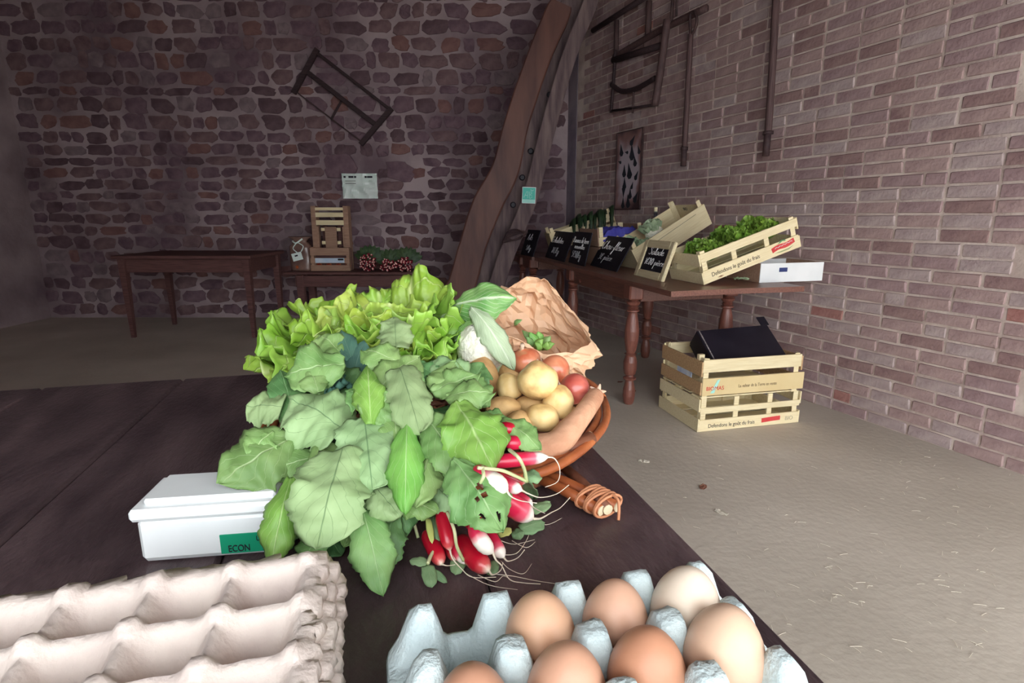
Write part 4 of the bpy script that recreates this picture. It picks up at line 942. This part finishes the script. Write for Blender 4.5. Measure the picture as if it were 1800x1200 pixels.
L1 = [
 ((796, 806), (884, 936), 98, 'n', -.038, .012), ((744, 728), (818, 836), 76, 'n', -.022, .014), ((800, 704), (866, 828), 104, 'b', -.03, .02), ((784, 700), (868, 692), 56, 'n', -.02, .016),
 ((758, 640), (822, 672), 66, 'p', .0, .012), ((702, 646), (738, 762), 66, 'p', -.03, .014), ((696, 612), (694, 558), 50, 'p', .02, .008), ((656, 694), (736, 630), 70, 'n', -.01, .018),
 ((880, 736), (950, 792), 50, 'n', -.012, .014), ((772, 775), (800, 868), 50, 'n', -.006, .008), ((760, 850), (806, 900), 52, 'p', .006, .008), ((726, 640), (772, 664), 40, 'd', .0, .008),
 ((730, 700), (700, 650), 60, 'n', -.012, .014), ((770, 700), (800, 640), 64, 'n', -.006, .014), ((760, 690), (840, 660), 60, 'n', -.012, .014), ((830, 750), (900, 740), 50, 'n', .0, .012), ((700, 780), (770, 830), 70, 'n', -.006, .012),
 ((760, 720), (840, 770), 70, 'd', .03, .01), ((740, 800), (800, 850), 70, 'd', .03, .01), ((700, 720), (770, 790), 80, 'd', .025, .01), ((780, 760), (800, 850), 60, 'd', .02, .01), ((820, 690), (850, 640), 50, 'd', .03, .01), ((800, 660), (860, 716), 60, 'n', .01, .012), ((740, 690), (760, 640), 60, 'd', .03, .01), ((690, 680), (740, 720), 60, 'd', .02, .01)]
for i, (b, t, wpx, kd, dy, bw) in enumerate(L1):
    rleaf(bunch1, O1, b, t, wpx, kd, dy, bw, seed=i+61, ruf=.16, serr=.10, fold=.28, prof='round' if kd == 'p' else 'blade', holes=[(.42, .5, .06), (.46, .6, .05), (.58, .6, .03), (.68, .76, .05), (.36, .85, .06)] if i == 0 else (), nv=40 if i == 0 else 36, nu=20 if i == 0 else 10)
# blue-green rosette in the gap
bg = thing('broccoli', 'small blue green broccoli peeping out between the radish leaves', 'broccoli', PY(590, 690, .60)); OB = bg.location.copy()
for i, (b, t, wd) in enumerate((((620, 640), (600, 580), 32), ((600, 690), (560, 715), 44), ((610, 690), (585, 655), 44), ((604, 700), (600, 660), 40), ((596, 710), (580, 725), 34), ((612, 690), (640, 600), 38))):
    rleaf(bg, OB, b, t, wd, 'g', .035, .01, seed=90+i)
hd = MB()
for i in range(26):
    a = i*2.4; r_ = .004*math.sqrt(i); hd.add([V((r_*math.cos(a), r_*math.sin(a)-.01, .004*math.cos(i)+.012))+V(q)*.006 for q in ((1, 0, 0), (-1, 0, 0), (0, 1, 0), (0, -1, 0), (0, 0, 1), (0, 0, -1))], [(0, 2, 4), (2, 1, 4), (1, 3, 4), (3, 0, 4), (2, 0, 5), (1, 2, 5), (3, 1, 5), (0, 3, 5)])
hd.build('floret', mat('broccoli_head', (60, 100, 90), (80, 122, 104), rough=.8), bg, smooth=True)

# ---------------------------------------------------------------- radishes
M_rad = axis_mat('radish_skin', [(.0, (176, 20, 52)), (.55, (206, 34, 70)), (.72, (228, 96, 116)), (.82, (246, 236, 224))], rough=.32, noise_amt=.05, nscale=70, spec=.5, coat=.25)
M_radw = axis_mat('radish_skin_white_end', [(.0, (190, 26, 60)), (.36, (206, 40, 76)), (.5, (240, 170, 170)), (.58, (248, 240, 226))], rough=.32, noise_amt=.06, nscale=70, spec=.5, coat=.25)
M_radr = axis_mat('radish_skin_red', [(.0, (150, 10, 36)), (.8, (190, 18, 44)), (.93, (220, 90, 90)), (1, (245, 220, 200))], rough=.3, noise_amt=.04, nscale=70, spec=.5, coat=.3)
M_root = mat('radish_root', (226, 212, 188), (240, 230, 210), rough=.6)
M_stem = axis_mat('radish_stalk', [(0, (176, 190, 130)), (1, (206, 206, 160))], rough=.5, noise_amt=.2)
rr = random.Random(21)
def radish(par, org, b, t, thpx, zb, zt_, mm, root=None, rootpts=None):
    B, T = PZ(b[0], b[1], zb), PZ(t[0], t[1], zt_)
    d = (B.y+T.y)/2; rad = thpx*d/FPX/2*1.0; L = (T-B).length
    mb = MB(); ks = ((0, .3), (.04, .62), (.12, .88), (.28, 1), (.5, 1.02), (.7, 1), (.84, .84), (.92, .58), (.97, .3), (1, .13))
    bend = rr.uniform(-.004, .004)
    pts = [(bend*math.sin(PI*k), 0, k*L) for k, _ in ks]
    mb.tube(pts, [rad*s for _, s in ks], 16)
    o = mb.build('radish', mm, par, smooth=True); ML_ = axis_frame(B-org, T-org); o.matrix_local = ML_
    if rootpts:
        pts = [V((0, 0, L*.98))]
        inv = ML_.inverted()
        for ip, (x, y, z_) in enumerate(rootpts):
            w_ = PY(x, y, T.y-.004*(ip+1))
            if w_.z < MZ+.0015: w_ = PZ(x, y, MZ+.0015)
            pts.append(inv @ (w_-org))
        q = crom(pts, 5); n = len(q)
        MB().tube(q, [rad*.12*(1-i/(n-1))**3+.00035 for i in range(n)], 6).build('root', M_root, o, smooth=True)
    return o
def fib(par, org, pts, r_=.0004, name='rootlet'):
    q = crom([PZ(x, y, max(z_, MZ+.0015))-org for x, y, z_ in pts], 5); n = len(q)
    MB().tube(q, [r_*(1-.6*i/(n-1)) for i in range(n)], 5).build(name, M_root, par, smooth=True)
RZ = MZ+.078
radish(bunch1, O1, (888, 778), (922, 774), 27, RZ+.02, RZ+.015, M_rad, rootpts=[(932, 776, RZ+.01), (938, 770, RZ+.01)])
radish(bunch1, O1, (880, 752), (906, 757), 26, RZ+.03, RZ+.025, M_radr)
radish(bunch1, O1, (860, 813), (964, 803), 27, RZ+.008, RZ+.002, M_rad, rootpts=[(975, 806, RZ), (984, 824, RZ-.01), (980, 846, RZ-.02), (958, 856, RZ-.03)])
radish(bunch1, O1, (832, 826), (892, 862), 40, RZ+.01, RZ+.004, M_radw, rootpts=[(898, 872, RZ-.01), (916, 880, RZ-.02), (944, 884, MZ+.01)])
radish(bunch1, O1, (868, 836), (918, 862), 27, RZ-.004, RZ-.012, M_rad, rootpts=[(930, 868, RZ-.02), (950, 874, MZ+.01), (978, 868, MZ+.008), (1000, 852, MZ+.004)])
radish(bunch1, O1, (866, 866), (937, 912), 46, MZ+.062, MZ+.03, M_rad, rootpts=[(950, 911, MZ+.015), (970, 900, MZ+.006), (985, 892, MZ+.004), (1002, 874, MZ+.003)])
radish(bunch1, O1, (898, 866), (936, 890), 20, MZ+.04, MZ+.03, M_rad, rootpts=[(945, 896, MZ+.006), (958, 902, MZ+.003)])
radish(bunch1, O1, (862, 830), (924, 848), 24, RZ-.008, RZ-.016, M_radr)
radish(bunch2, O2, (774, 894), (791, 967), 29, MZ+.045, MZ+.02, M_radr, rootpts=[(796, 982, MZ+.012), (812, 1000, MZ+.006), (830, 1014, MZ+.003), (872, 1014, MZ+.003)])
radish(bunch2, O2, (808, 946), (860, 1003), 42, MZ+.018, MZ+.014, M_radr, rootpts=[(866, 1010, MZ+.006), (880, 1002, MZ+.004), (884, 988, MZ+.005)])
radish(bunch2, O2, (832, 916), (867, 972), 33, MZ+.05, MZ+.03, M_radw, rootpts=[(872, 984, MZ+.015), (882, 994, MZ+.004), (896, 1018, MZ+.003), (920, 1024, MZ+.002), (950, 1026, MZ+.002)])
radish(bunch2, O2, (856, 930), (886, 980), 28, MZ+.03, MZ+.018, M_rad, rootpts=[(893, 986, MZ+.008), (910, 980, MZ+.004), (922, 966, MZ+.003)])
radish(bunch2, O2, (748, 935), (776, 992), 32, MZ+.02, MZ+.014, M_radr, rootpts=[(786, 994, MZ+.005), (800, 992, MZ+.003)])
radish(bunch2, O2, (800, 946), (822, 990), 22, MZ+.02, MZ+.012, M_rad)
radish(bunch2, O2, (768, 930), (800, 984), 28, MZ+.012, MZ+.012, M_radr)
radish(bunch2, O2, (820, 900), (850, 930), 34, MZ+.04, MZ+.036, M_radr)
for pts in ([(862, 1008, 0), (900, 1012, 0), (940, 1020, 0), (980, 1026, 0)], [(880, 950, MZ+.02), (905, 956, 0), (940, 948, 0)], [(884, 975, MZ+.01), (908, 972, 0), (925, 950, 0), (935, 925, 0)], [(840, 1010, 0), (870, 1022, 0), (885, 1012, 0), (900, 1020, 0)],
            [(930, 912, 0), (960, 922, 0), (988, 910, 0)], [(890, 860, MZ+.03), (900, 874, MZ+.02), (906, 880, 0)], [(820, 1008, 0), (860, 1028, 0), (910, 1036, 0)], [(880, 985, 0), (896, 1000, 0), (920, 1008, 0), (935, 990, 0)], [(900, 950, 0), (925, 962, 0), (941, 952, 0)], [(960, 856, MZ+.01), (984, 852, 0), (998, 846, 0)]):
    fib(bunch2 if pts[0][1] > 940 else bunch1, O2 if pts[0][1] > 940 else O1, pts)
for par, org, pts in ((bunch1, O1, [(895, 790, RZ+.03), (912, 805, RZ+.03), (922, 826, RZ+.014), (926, 846, RZ)]), (bunch1, O1, [(840, 822, RZ+.03), (880, 826, RZ+.02), (905, 836, RZ+.01), (926, 846, RZ)]), (bunch2, O2, [(786, 900, MZ+.05), (798, 930, MZ+.045), (803, 960, MZ+.03), (815, 985, MZ+.015)]), (bunch2, O2, [(770, 958, MZ+.02), (758, 975, MZ+.02), (752, 990, MZ+.02)]), (bunch2, O2, [(728, 920, MZ+.02), (735, 945, MZ+.01)]), (bunch1, O1, [(848, 820, RZ+.028), (850, 836, RZ+.026), (844, 848, RZ+.02)])):
    q = crom([PZ(*p)-org for p in pts], 6); MB().tube(q, .0016, 6).build('stalk', M_stem, par, smooth=True)
M_cot = leaf_mat('seed_leaf', (104, 140, 96), (138, 168, 122), (160, 186, 140), k=3, vw=.02, rough=.6); M_coty = leaf_mat('yellow_seed_leaf', (176, 186, 96), (196, 200, 120), (200, 206, 140), k=3, vw=.02)
def cot(par, org, b, t, wpx, z0, z1, m=None, seed=0, bow=.004):
    B, T = PZ(*b, z0), PZ(*t, z1); mb = MB(); leaf(mb, B-org, T-org, wpx*B.y/FPX, camN(B, .6), bow=bow, seed=seed, prof='round', nv=10, nu=6, serr=.03); mb.build('seed_leaf', m or M_cot, par, smooth=True, solid=.0006)
for i, a in enumerate(((bunch1, O1, (926, 842), (948, 832), 34, RZ, RZ), (bunch1, O1, (926, 846), (938, 876), 28, RZ-.01, MZ+.02), (bunch1, O1, (936, 898), (966, 884), 26, MZ+.012, MZ+.012), (bunch1, O1, (915, 930), (958, 918), 34, MZ+.008, MZ+.006), (bunch1, O1, (905, 930), (915, 948), 24, MZ+.008, MZ+.004),
                       (bunch2, O2, (752, 990), (720, 985), 20, MZ+.012, MZ+.012), (bunch2, O2, (750, 992), (760, 1032), 28, MZ+.012, MZ+.004), (bunch2, O2, (752, 1000), (786, 1024), 16, MZ+.01, MZ+.003), (bunch2, O2, (812, 970), (800, 1010), 30, MZ+.01, MZ+.003), (bunch2, O2, (866, 985), (862, 1012), 28, MZ+.008, MZ+.003), (bunch2, O2, (762, 905), (772, 950), 22, MZ+.03, MZ+.025))):
    cot(*a, seed=i+200)
cot(bunch1, O1, (876, 940), (898, 930), 22, MZ+.02, MZ+.02, M_coty, 230); cot(bunch2, O2, (752, 910), (760, 955), 12, MZ+.035, MZ+.025, M_coty, 231)
# ================================================================ BASKET AND ITS VEGETABLES
BC = V((-.10, .772, MZ)); BA, BB = .222, .268
M_wick = mat('red_brown_willow', (150, 78, 44), (186, 108, 62), scale=20, rough=.45, stretch=(1, 1, 1), bump=.2, bscale=60, spec=.4)
M_wick2 = mat('dark_willow', (108, 66, 50), (140, 90, 66), scale=20, rough=.5, bump=.2, bscale=60)
M_cut = mat('cut_willow_end', (214, 196, 160), (232, 218, 186), scale=40, rough=.8)
bk = thing('willow_basket', 'flat red brown willow basket under the vegetables', 'basket', BC)
def ell(a, b, z, wob=0, ph=0, n=72, k=24):
    return [V((a*math.cos(2*PI*i/n), b*math.sin(2*PI*i/n), z+wob*math.sin(k*2*PI*i/n+ph))) for i in range(n+1)]
for i in range(9):
    f = .16+.72*i/8; MB().tube(ell(BA*f, BB*f, .008, .0025, PI*(i % 2)), .0055, 6).build('base_weaver', M_wick2, bk, smooth=True)
for i in range(12):
    a = 2*PI*i/12; MB().tube([(0, 0, .008), (BA*.5*math.cos(a), BB*.5*math.sin(a), .009), (BA*.9*math.cos(a), BB*.9*math.sin(a), .01), (BA*.99*math.cos(a), BB*.99*math.sin(a), .045)], .0035, 6).build('stake', M_wick2, bk, smooth=True)
for i, (f, z, r_, m) in enumerate(((.915, .010, .004, M_wick2), (.925, .020, .004, M_wick), (.94, .030, .004, M_wick2), (.955, .040, .0046, M_wick2), (1.0, .043, .005, M_wick), (1.05, .045, .0055, M_wick))):
    MB().tube(ell(BA*f, BB*f, z, .0015, i*1.3, k=9), r_, 8).build('rim_rod', m, bk, smooth=True)
def bp(x, y, z): return PZ(x, y, z)-BC
a, b = bp(985, 795, MZ+.042), bp(1038, 770, MZ+.048); MB().tube([a, (a+b)/2+V((.004, -.003, 0)), b], .009, 10).build('cut_rod', M_wick2, bk, smooth=True)
d = (b-a).normalized(); MB().tube([b, b+d*.0012], .0085, 10).build('cut_end', M_cut, bk)
for (p, q, m) in (((915, 815), (1084, 890), M_wick), ((985, 815), (1068, 895), M_wick2), ((925, 830), (1056, 897), M_wick)):
    a, b = bp(p[0], p[1], MZ+.018), bp(q[0], q[1], MZ+.012)
    MB().tube([a, a.lerp(b, .5)+V((0, 0, .002)), b], .006, 10).build('handle_rod', m, bk, smooth=True); d = (b-a).normalized(); MB().tube([b, b+d*.0012], .0056, 10).build('cut_end', M_cut, bk)
hc = bp(1052, 880, MZ+.013); hd_ = (bp(1080, 893, MZ+.013)-bp(1020, 862, MZ+.013)).normalized(); hs_ = ZU.cross(hd_)
M_cane = mat('tan_cane', (196, 128, 92), (216, 152, 112), rough=.5)
for k in range(7):
    off = (k-3)*.0045; ti = .5*math.sin(k*2.1)
    pts = [hc+hd_*(off+ti*.008*math.cos(a_))+hs_*(.0205*math.cos(a_))+ZU*(.0105*math.sin(a_)) for a_ in [2*PI*j/18 for j in range(19)]]
    MB().tube(pts, .0016, 6).build('cane_wrap', M_cane, bk, smooth=True)
MB().tube(crom([bp(1075, 868, MZ+.024), bp(1086, 878, MZ+.022), bp(1088, 895, MZ+.014), bp(1087, 914, MZ+.004)], 5), .0016, 6).build('cane_tail', M_cane, bk, smooth=True)

# ---- potatoes
M_pot = mat('potato_skin', (190, 142, 92), (228, 192, 128), scale=34, rough=.4, bump=.12, bscale=90, lo=.33, hi=.48, third=(238, 208, 148))
M_potb = mat('brown_potato_skin', (170, 124, 80), (214, 174, 118), scale=34, rough=.6, bump=.2, bscale=90, lo=.3, hi=.6)
def potato(label, x, y, wpx, hpx, z, m=M_pot, rot=0, seed=1):
    c = PZ(x, y, z); k = c.y/FPX*1.1; a, b = wpx*k/2, hpx*k/2
    def f(u, v_):
        p = V((math.cos(2*PI*u)*math.sin(PI*v_), math.sin(2*PI*u)*math.sin(PI*v_), -math.cos(PI*v_)))
        return V((p.x*a, p.y*min(a, b)*1.05, p.z*b))*(1+.17*noise.noise(p*1.1+V((seed*3.1, 0, 0)))+.03*noise.noise(p*3+V((seed, 1, 0))))
    mb = MB(); mb.grid(26, 16, f, closed=True)
    o = mb.build('potato', m, None, smooth=True); o.location = c; o.rotation_euler = (R(-15), R(rot), seed)
    o.rotation_euler = (R(-12), R(rot), 0); tag(o, label, 'potato', 'potatoes in the basket')
PT_ = [('large potato with a peeling skin next to the radish leaves', 847, 668, 60, 78, .84, 0, M_potb), ('round yellow potato between two bigger ones', 896, 680, 44, 48, .845, 0, M_pot), ('largest yellow potato on top of the pile', 945, 669, 66, 66, .86, 25, M_pot),
 ('dull potato tucked behind the pile under the onion', 895, 653, 42, 36, .84, 0, M_potb), ('smooth yellow potato at the right of the pile by the sweet potato', 981, 707, 50, 58, .835, 20, M_pot), ('long brown potato beside the radish leaves', 885, 716, 62, 36, .83, 5, M_potb),
 ('potato half hidden in the middle of the pile', 932, 711, 52, 38, .825, -10, M_potb), ('yellow potato at the front of the pile above the sweet potato', 952, 734, 58, 46, .825, 10, M_pot), ('potato half covered by a small radish leaf', 915, 742, 48, 42, .82, 0, M_potb),
 ('potato deep between the pile and the onions', 1000, 735, 40, 40, .80, 0, M_potb), ('potato at the bottom under the radish leaves', 870, 745, 60, 44, .80, 0, M_potb)]
for i, (lab, x, y, w_, h_, z, ro_, m) in enumerate(PT_): potato(lab, x, y, w_, h_, z, m, ro_, i+1)
# ---- onions
def onion_mat(name, a, b_): return axis_mat(name, [(0, a), (.5, b_), (.8, a), (1, (190, 140, 100))], rough=.3, noise_amt=.3, nscale=9, streak=(14, 14, 1), spec=.5, coat=.35)
M_on1 = onion_mat('copper_onion_skin', (206, 104, 72), (226, 148, 110)); M_on2 = onion_mat('red_onion_skin', (168, 66, 60), (204, 108, 92))
M_dry = mat('dry_onion_neck', (206, 170, 140), (232, 210, 190), rough=.8)
def onion(label, x, y, wpx, hpx, z, m, tipdir):
    c = PZ(x, y, z); r_ = wpx*c.y/FPX/2; zz = hpx*c.y/FPX/2
    zd = V(tipdir).normalized(); M = axis_frame(c-zd*zz, c+zd*zz)
    t = thing('onion', label, 'onion', M=M, group='onions in the basket')
    MB().lathe([(max(.001, r_*math.sin(PI*i/14)), zz*(1-math.cos(PI*i/14))) for i in range(13)]+[(r_*.16, zz*2.02), (r_*.12, zz*2.25)], 24).build('bulb', m, t, smooth=True)
    nk = MB(); nk.tube([(0, 0, zz*1.95), (.002, .001, zz*2.2), (.005, .002, zz*2.45)], [r_*.2, r_*.12, r_*.16], 8); nk.build('neck', M_dry, t, smooth=True)
    for k in range(5):
        a_ = k*1.3; MB().tube([(0, 0, .001), (.004*math.cos(a_), .004*math.sin(a_), -.004), (.008*math.cos(a_), .008*math.sin(a_), -.007)], .0006, 5).build('root_hair', M_dry, t)
onion('copper onion at the back of the pile below the paper bag', 923, 633, 58, 44, .858, M_on1, (-.3, -.1, 1))
onion('copper onion with a frayed neck right of the largest potato', 975, 650, 56, 54, .852, M_on1, (.8, -.45, -.35))
onion('dark red onion beside the tip of the sweet potato', 1010, 683, 58, 54, .842, M_on2, (.85, .2, -.25))
# ---- sweet potatoes
M_sweet = mat('sweet_potato_skin', (184, 132, 102), (208, 160, 128), scale=30, rough=.75, bump=.25, bscale=120, lo=.3, hi=.65)
t = thing('sweet_potato', 'long pale orange sweet potato curved along the basket rim', 'sweet potato', PZ(990, 770, .80)); OS = t.location.copy()
sp = crom([PZ(936, 796, .800)-OS, PZ(952, 788, .805)-OS, PZ(980, 778, .810)-OS, PZ(1004, 752, .82)-OS, PZ(1026, 726, .833)-OS, PZ(1044, 700, .84)-OS, PZ(1051, 690, .842)-OS], 6); n = len(sp)
rad = []
for i in range(n):
    u = i/(n-1); rad.append((.0185*(1-.5*u))*min(1, (u*7+.12)**.5)*min(1, (1-u)*6+.3)*(1+.04*math.sin(u*17)))
mb = MB(); mb.tube(sp, rad, 22); mb.build('tuber', M_sweet, t, smooth=True)
for k in range(5): a_ = k*1.25; MB().tube([sp[-1], sp[-1]+V((.006*math.cos(a_), .004, .006*math.sin(a_))), sp[-1]+V((.011*math.cos(a_), .006, .010*math.sin(a_)))], [.0035, .0025, .001], 6).build('stem_scar', M_dry, t)
o = MB(); o.tube(crom([PZ(905, 772, .785), PZ(950, 762, .79), PZ(1000, 742, .80), PZ(1018, 730, .80)], 5), [.006, .011, .013, .013, .014, .014, .015, .015, .015, .015, .014, .013, .012, .010, .008, .003], 14)
o = o.build('sweet_potato', mat('dark_sweet_potato', (150, 92, 84), (172, 112, 98), scale=20, rough=.8), None, smooth=True); tag(o, 'dusky sweet potato mostly hidden below the yellow potatoes', 'sweet potato')

# ---- cauliflower
CC = PY(846, 612, .775); t = thing('cauliflower', 'white cauliflower wrapped in pale ribbed leaves beside the paper bag', 'cauliflower', CC)
def curd(u, v_):
    p = V((math.cos(2*PI*u)*math.sin(PI*v_), math.sin(2*PI*u)*math.sin(PI*v_), -math.cos(PI*v_)))
    return p*.035*(1+.10*abs(noise.noise(p*4))+.06*noise.noise(p*11))
MB().grid(36, 24, curd, closed=True).build('curd', M_curd, t, smooth=True)
M_cv = leaf_mat('cauliflower_leaf', (108, 158, 84), (150, 190, 110), (222, 234, 200), k=7, slope=1.3, vw=.05, rough=.5, rand=.03); M_cvp = leaf_mat('cauliflower_leaf_back', (166, 190, 150), (192, 212, 176), (222, 234, 208), k=8, slope=1.2, vw=.05, rough=.65, rand=.03)
def cl(b, tp, wpx, m, yb, yt, bow, seed, up=.4, **kw):
    B, T = PY(*b, yb), PY(*tp, yt); mb = MB(); leaf(mb, B-CC, T-CC, wpx*(yb+yt)/2/FPX, camN((B+T)/2, up), bow=bow, seed=seed, nv=26, nu=12, **kw); mb.build('wrapper_leaf', m, t, smooth=True, solid=.0012)
cl((786, 548), (908, 522), 74, M_cv, .83, .79, .03, 301, ruf=.16, fold=.3, serr=.06)
cl((828, 540), (903, 650), 46, M_cvp, .775, .735, .03, 302, ruf=.1, fold=.4)
cl((776, 556), (862, 566), 48, M_cvp, .83, .81, .03, 303, ruf=.14); cl((800, 600), (836, 566), 30, M_cv, .78, .78, .006, 304, ruf=.1); cl((868, 660), (872, 600), 34, M_cvp, .775, .775, .006, 305)
cl((850, 650), (826, 585), 46, M_cvp, .86, .86, .01, 306); cl((880, 650), (884, 590), 46, M_cvp, .84, .85, .01, 307)

# ---- head of lettuce
M_let = leaf_mat('lettuce_leaf', (136, 180, 54), (180, 212, 96), (212, 228, 150), k=5, slope=1.0, vw=.02, rough=.33, rand=.12, bump=.6, transl=.22, hue=.02)
M_let2 = leaf_mat('lettuce_heart_leaf', (156, 198, 66), (196, 222, 112), (218, 234, 160), k=5, slope=1.0, vw=.02, rough=.33, rand=.1, bump=.6, transl=.22, hue=.02)
LC = V((-.195, .815, .80)); t = thing('lettuce', 'bright green frilly batavia lettuce behind the radish leaves', 'lettuce', LC)
rl = random.Random(9)
def lleaf(az, el, L, base=(0, 0, 0), spread=1.0, A=.1, m=None, cup=.22):
    ax = V((math.cos(az)*math.cos(el), math.sin(az)*math.cos(el), math.sin(el))); nr_ = V((-math.cos(az)*math.sin(el), -math.sin(az)*math.sin(el), math.cos(el)))
    mb = MB(); frill_leaf(mb, V(base), ax, nr_, L, spread, rl, nr=18, nt=180, A=A*.7, k=6.0, cup=cup, fine=1.0, roll=.3)
    mb.build('leaf', m or M_let, t, smooth=True, solid=.0008)
N_ = 26
for i in range(N_):
    f = i/N_; lleaf(i*2.39996+.3, R(14+66*f**.85), .165*(1-.12*f)*rl.uniform(.92, 1.08), A=.085, m=M_let2 if f > .55 else M_let, cup=.2-.15*f)
for az, el, L, bs in ((205, 26, .17, (-.03, -.02, .0)), (188, 30, .175, (-.03, .0, .01)), (222, 20, .15, (-.04, -.03, .0)), (70, 70, .175, (.03, .02, .0)), (40, 62, .165, (.04, .01, .0)), (110, 68, .165, (.0, .02, 0)), (-15, 44, .125, (.03, -.02, 0)), (-40, 36, .13, (.03, -.03, 0)), (-60, 44, .14, (.02, -.03, .02)), (250, 40, .14, (-.02, -.03, .02)), (155, 55, .165, (-.03, .02, 0))):
    lleaf(R(az), R(el), L, base=bs, A=.08)

# ---- paper bag
M_bag = mat('brown_kraft_paper', (208, 166, 132), (222, 184, 150), scale=9, rough=.5, bump=.08, bscale=30, spec=.4)
rim = [PY(*q) for q in ((866, 548, .83), (884, 520, .87), (898, 502, .91), (918, 490, .935), (945, 489, .945), (962, 494, .945), (985, 520, .935), (1008, 550, .915), (1028, 576, .885), (1040, 601, .85), (1014, 616, .815), (988, 622, .795), (962, 622, .785), (938, 612, .78), (912, 598, .78), (890, 590, .785), (868, 578, .795), (856, 564, .81))]
BB0 = V((.045, .93, .80)); t = thing('paper_bag', 'crumpled open brown paper bag of leaves behind the onions', 'paper bag', BB0)
rimc = crom(rim+[rim[0]], 3)[:-1]; nb_ = len(rimc); cen_ = sum(rimc, V())/nb_
def bagf(u, v_):
    i = int(round(u*nb_)) % nb_; p = rimc[i]
    q = BB0+V((.078*math.cos(2*PI*(.5-i/nb_)), .0, 0))+V((0, .045*math.sin(2*PI*(.5-i/nb_)), .0))
    q = BB0+(p-cen_)*.0+V((max(-1, min(1, 1.3*math.cos(2*PI*(.52-i/nb_))))*.075, max(-1, min(1, 1.3*math.sin(2*PI*(.52-i/nb_))))*.045, -.005))
    w_ = v_**1.15; m_ = p.lerp(q, w_)
    out = (p-cen_).normalized(); m_ += out*(.018*math.sin(PI*min(1, v_*1.05)))
    a = V((math.cos(2*PI*u)*2.2, math.sin(2*PI*u)*2.2, v_*3.4)); vd = noise.voronoi(a*.9)[0]; cr = (vd[1]-vd[0]-.3)*.026+(abs(noise.noise(a*2.2+V((5, 0, 0))))-.2)*.022
    if v_ < .02: cr *= .35
    return m_+out*cr-BB0
mb = MB(); mb.grid(nb_, 18, bagf, closed=True); k0 = len(mb.v); last = list(range(k0-nb_, k0)); mb.f.append(tuple(last)); mb.mi.append(0)
mb.build('bag_paper', M_bag, t, solid=.0009)
for i, (b, tp, wd, yy) in enumerate((((945, 612), (918, 580), 14, .86), ((948, 612), (930, 584), 16, .85), ((950, 610), (946, 582), 18, .86), ((955, 612), (968, 590), 16, .85), ((952, 614), (975, 604), 14, .84), ((940, 614), (955, 596), 16, .83), ((935, 610), (925, 592), 12, .84), ((960, 614), (962, 600), 16, .83), ((950, 616), (940, 602), 14, .825), ((905, 572), (918, 562), 9, .88))):
    B, T = PY(*b, yy+.02), PY(*tp, yy+.01); m2 = MB(); leaf(m2, B-BB0, T-BB0, wd*yy/FPX*1.15, camN(B, .4), bow=.014, seed=400+i, nv=10, nu=6, prof='blade', fold=.5); m2.build('herb_leaf', M_rlb if i % 3 else M_rl, t, smooth=True, solid=.0006)

# ---- radish bunches on the far bench
M_rfar = axis_mat('far_radish', [(.0, (120, 20, 40)), (.55, (170, 36, 56)), (.85, (240, 220, 210))], rough=.4, noise_amt=.08)
far_me = MB(); far_me.lathe([(.003, 0), (.011, .006), (.013, .02), (.010, .034), (.003, .044)], 8, Matrix.Rotation(PI/2, 4, 'X')); far_me = far_me.mesh('radish', axis_mat('far_radish_y', [(.0, (245, 226, 214)), (.10, (226, 160, 150)), (.2, (140, 26, 46)), (1, (110, 20, 38))], axis=1, rough=.4, noise_amt=.08), True)
M_fleaf = leaf_mat('far_radish_leaf', (50, 72, 48), (74, 98, 62), (100, 124, 80), k=4)
rf = random.Random(4)
for lab, x, ww, hh, n in (('radish bunch nearest the upright crate on the far bench', 648, .085, .17, 34), ('middle radish bunch on the far bench', 684, .09, .11, 30), ('radish bunch at the right end of the far bench', 712, .085, .14, 32)):
    c = PY(x, 470, 5.5); t = thing('far_radish_bunch', lab, 'radish bunch', (c.x, 5.52, BZ), group='radish bunches on the far bench')
    for i in range(n):
        rr_ = math.sqrt((i+.5)/n); a = i*2.4; o = link(far_me, 'radish', t); o.location = (ww*rr_*math.cos(a), -.03*(1-rr_)-.01, max(.014, hh*.5+hh*.5*rr_*math.sin(a))); o.rotation_euler = (rf.uniform(-.4, .4), 0, rf.uniform(-.5, .5))
    for i in range(9):
        mb = MB(); a = R(20+140*i/8); leaf(mb, V((0, .05, hh*.6)), V((.17*math.cos(a), .08, hh*.6+.15*math.sin(a))), .07, V((0, -1, .3)), bow=.03, seed=500+i+x, nv=8, nu=4); mb.build('leaf', M_fleaf, t, smooth=True)
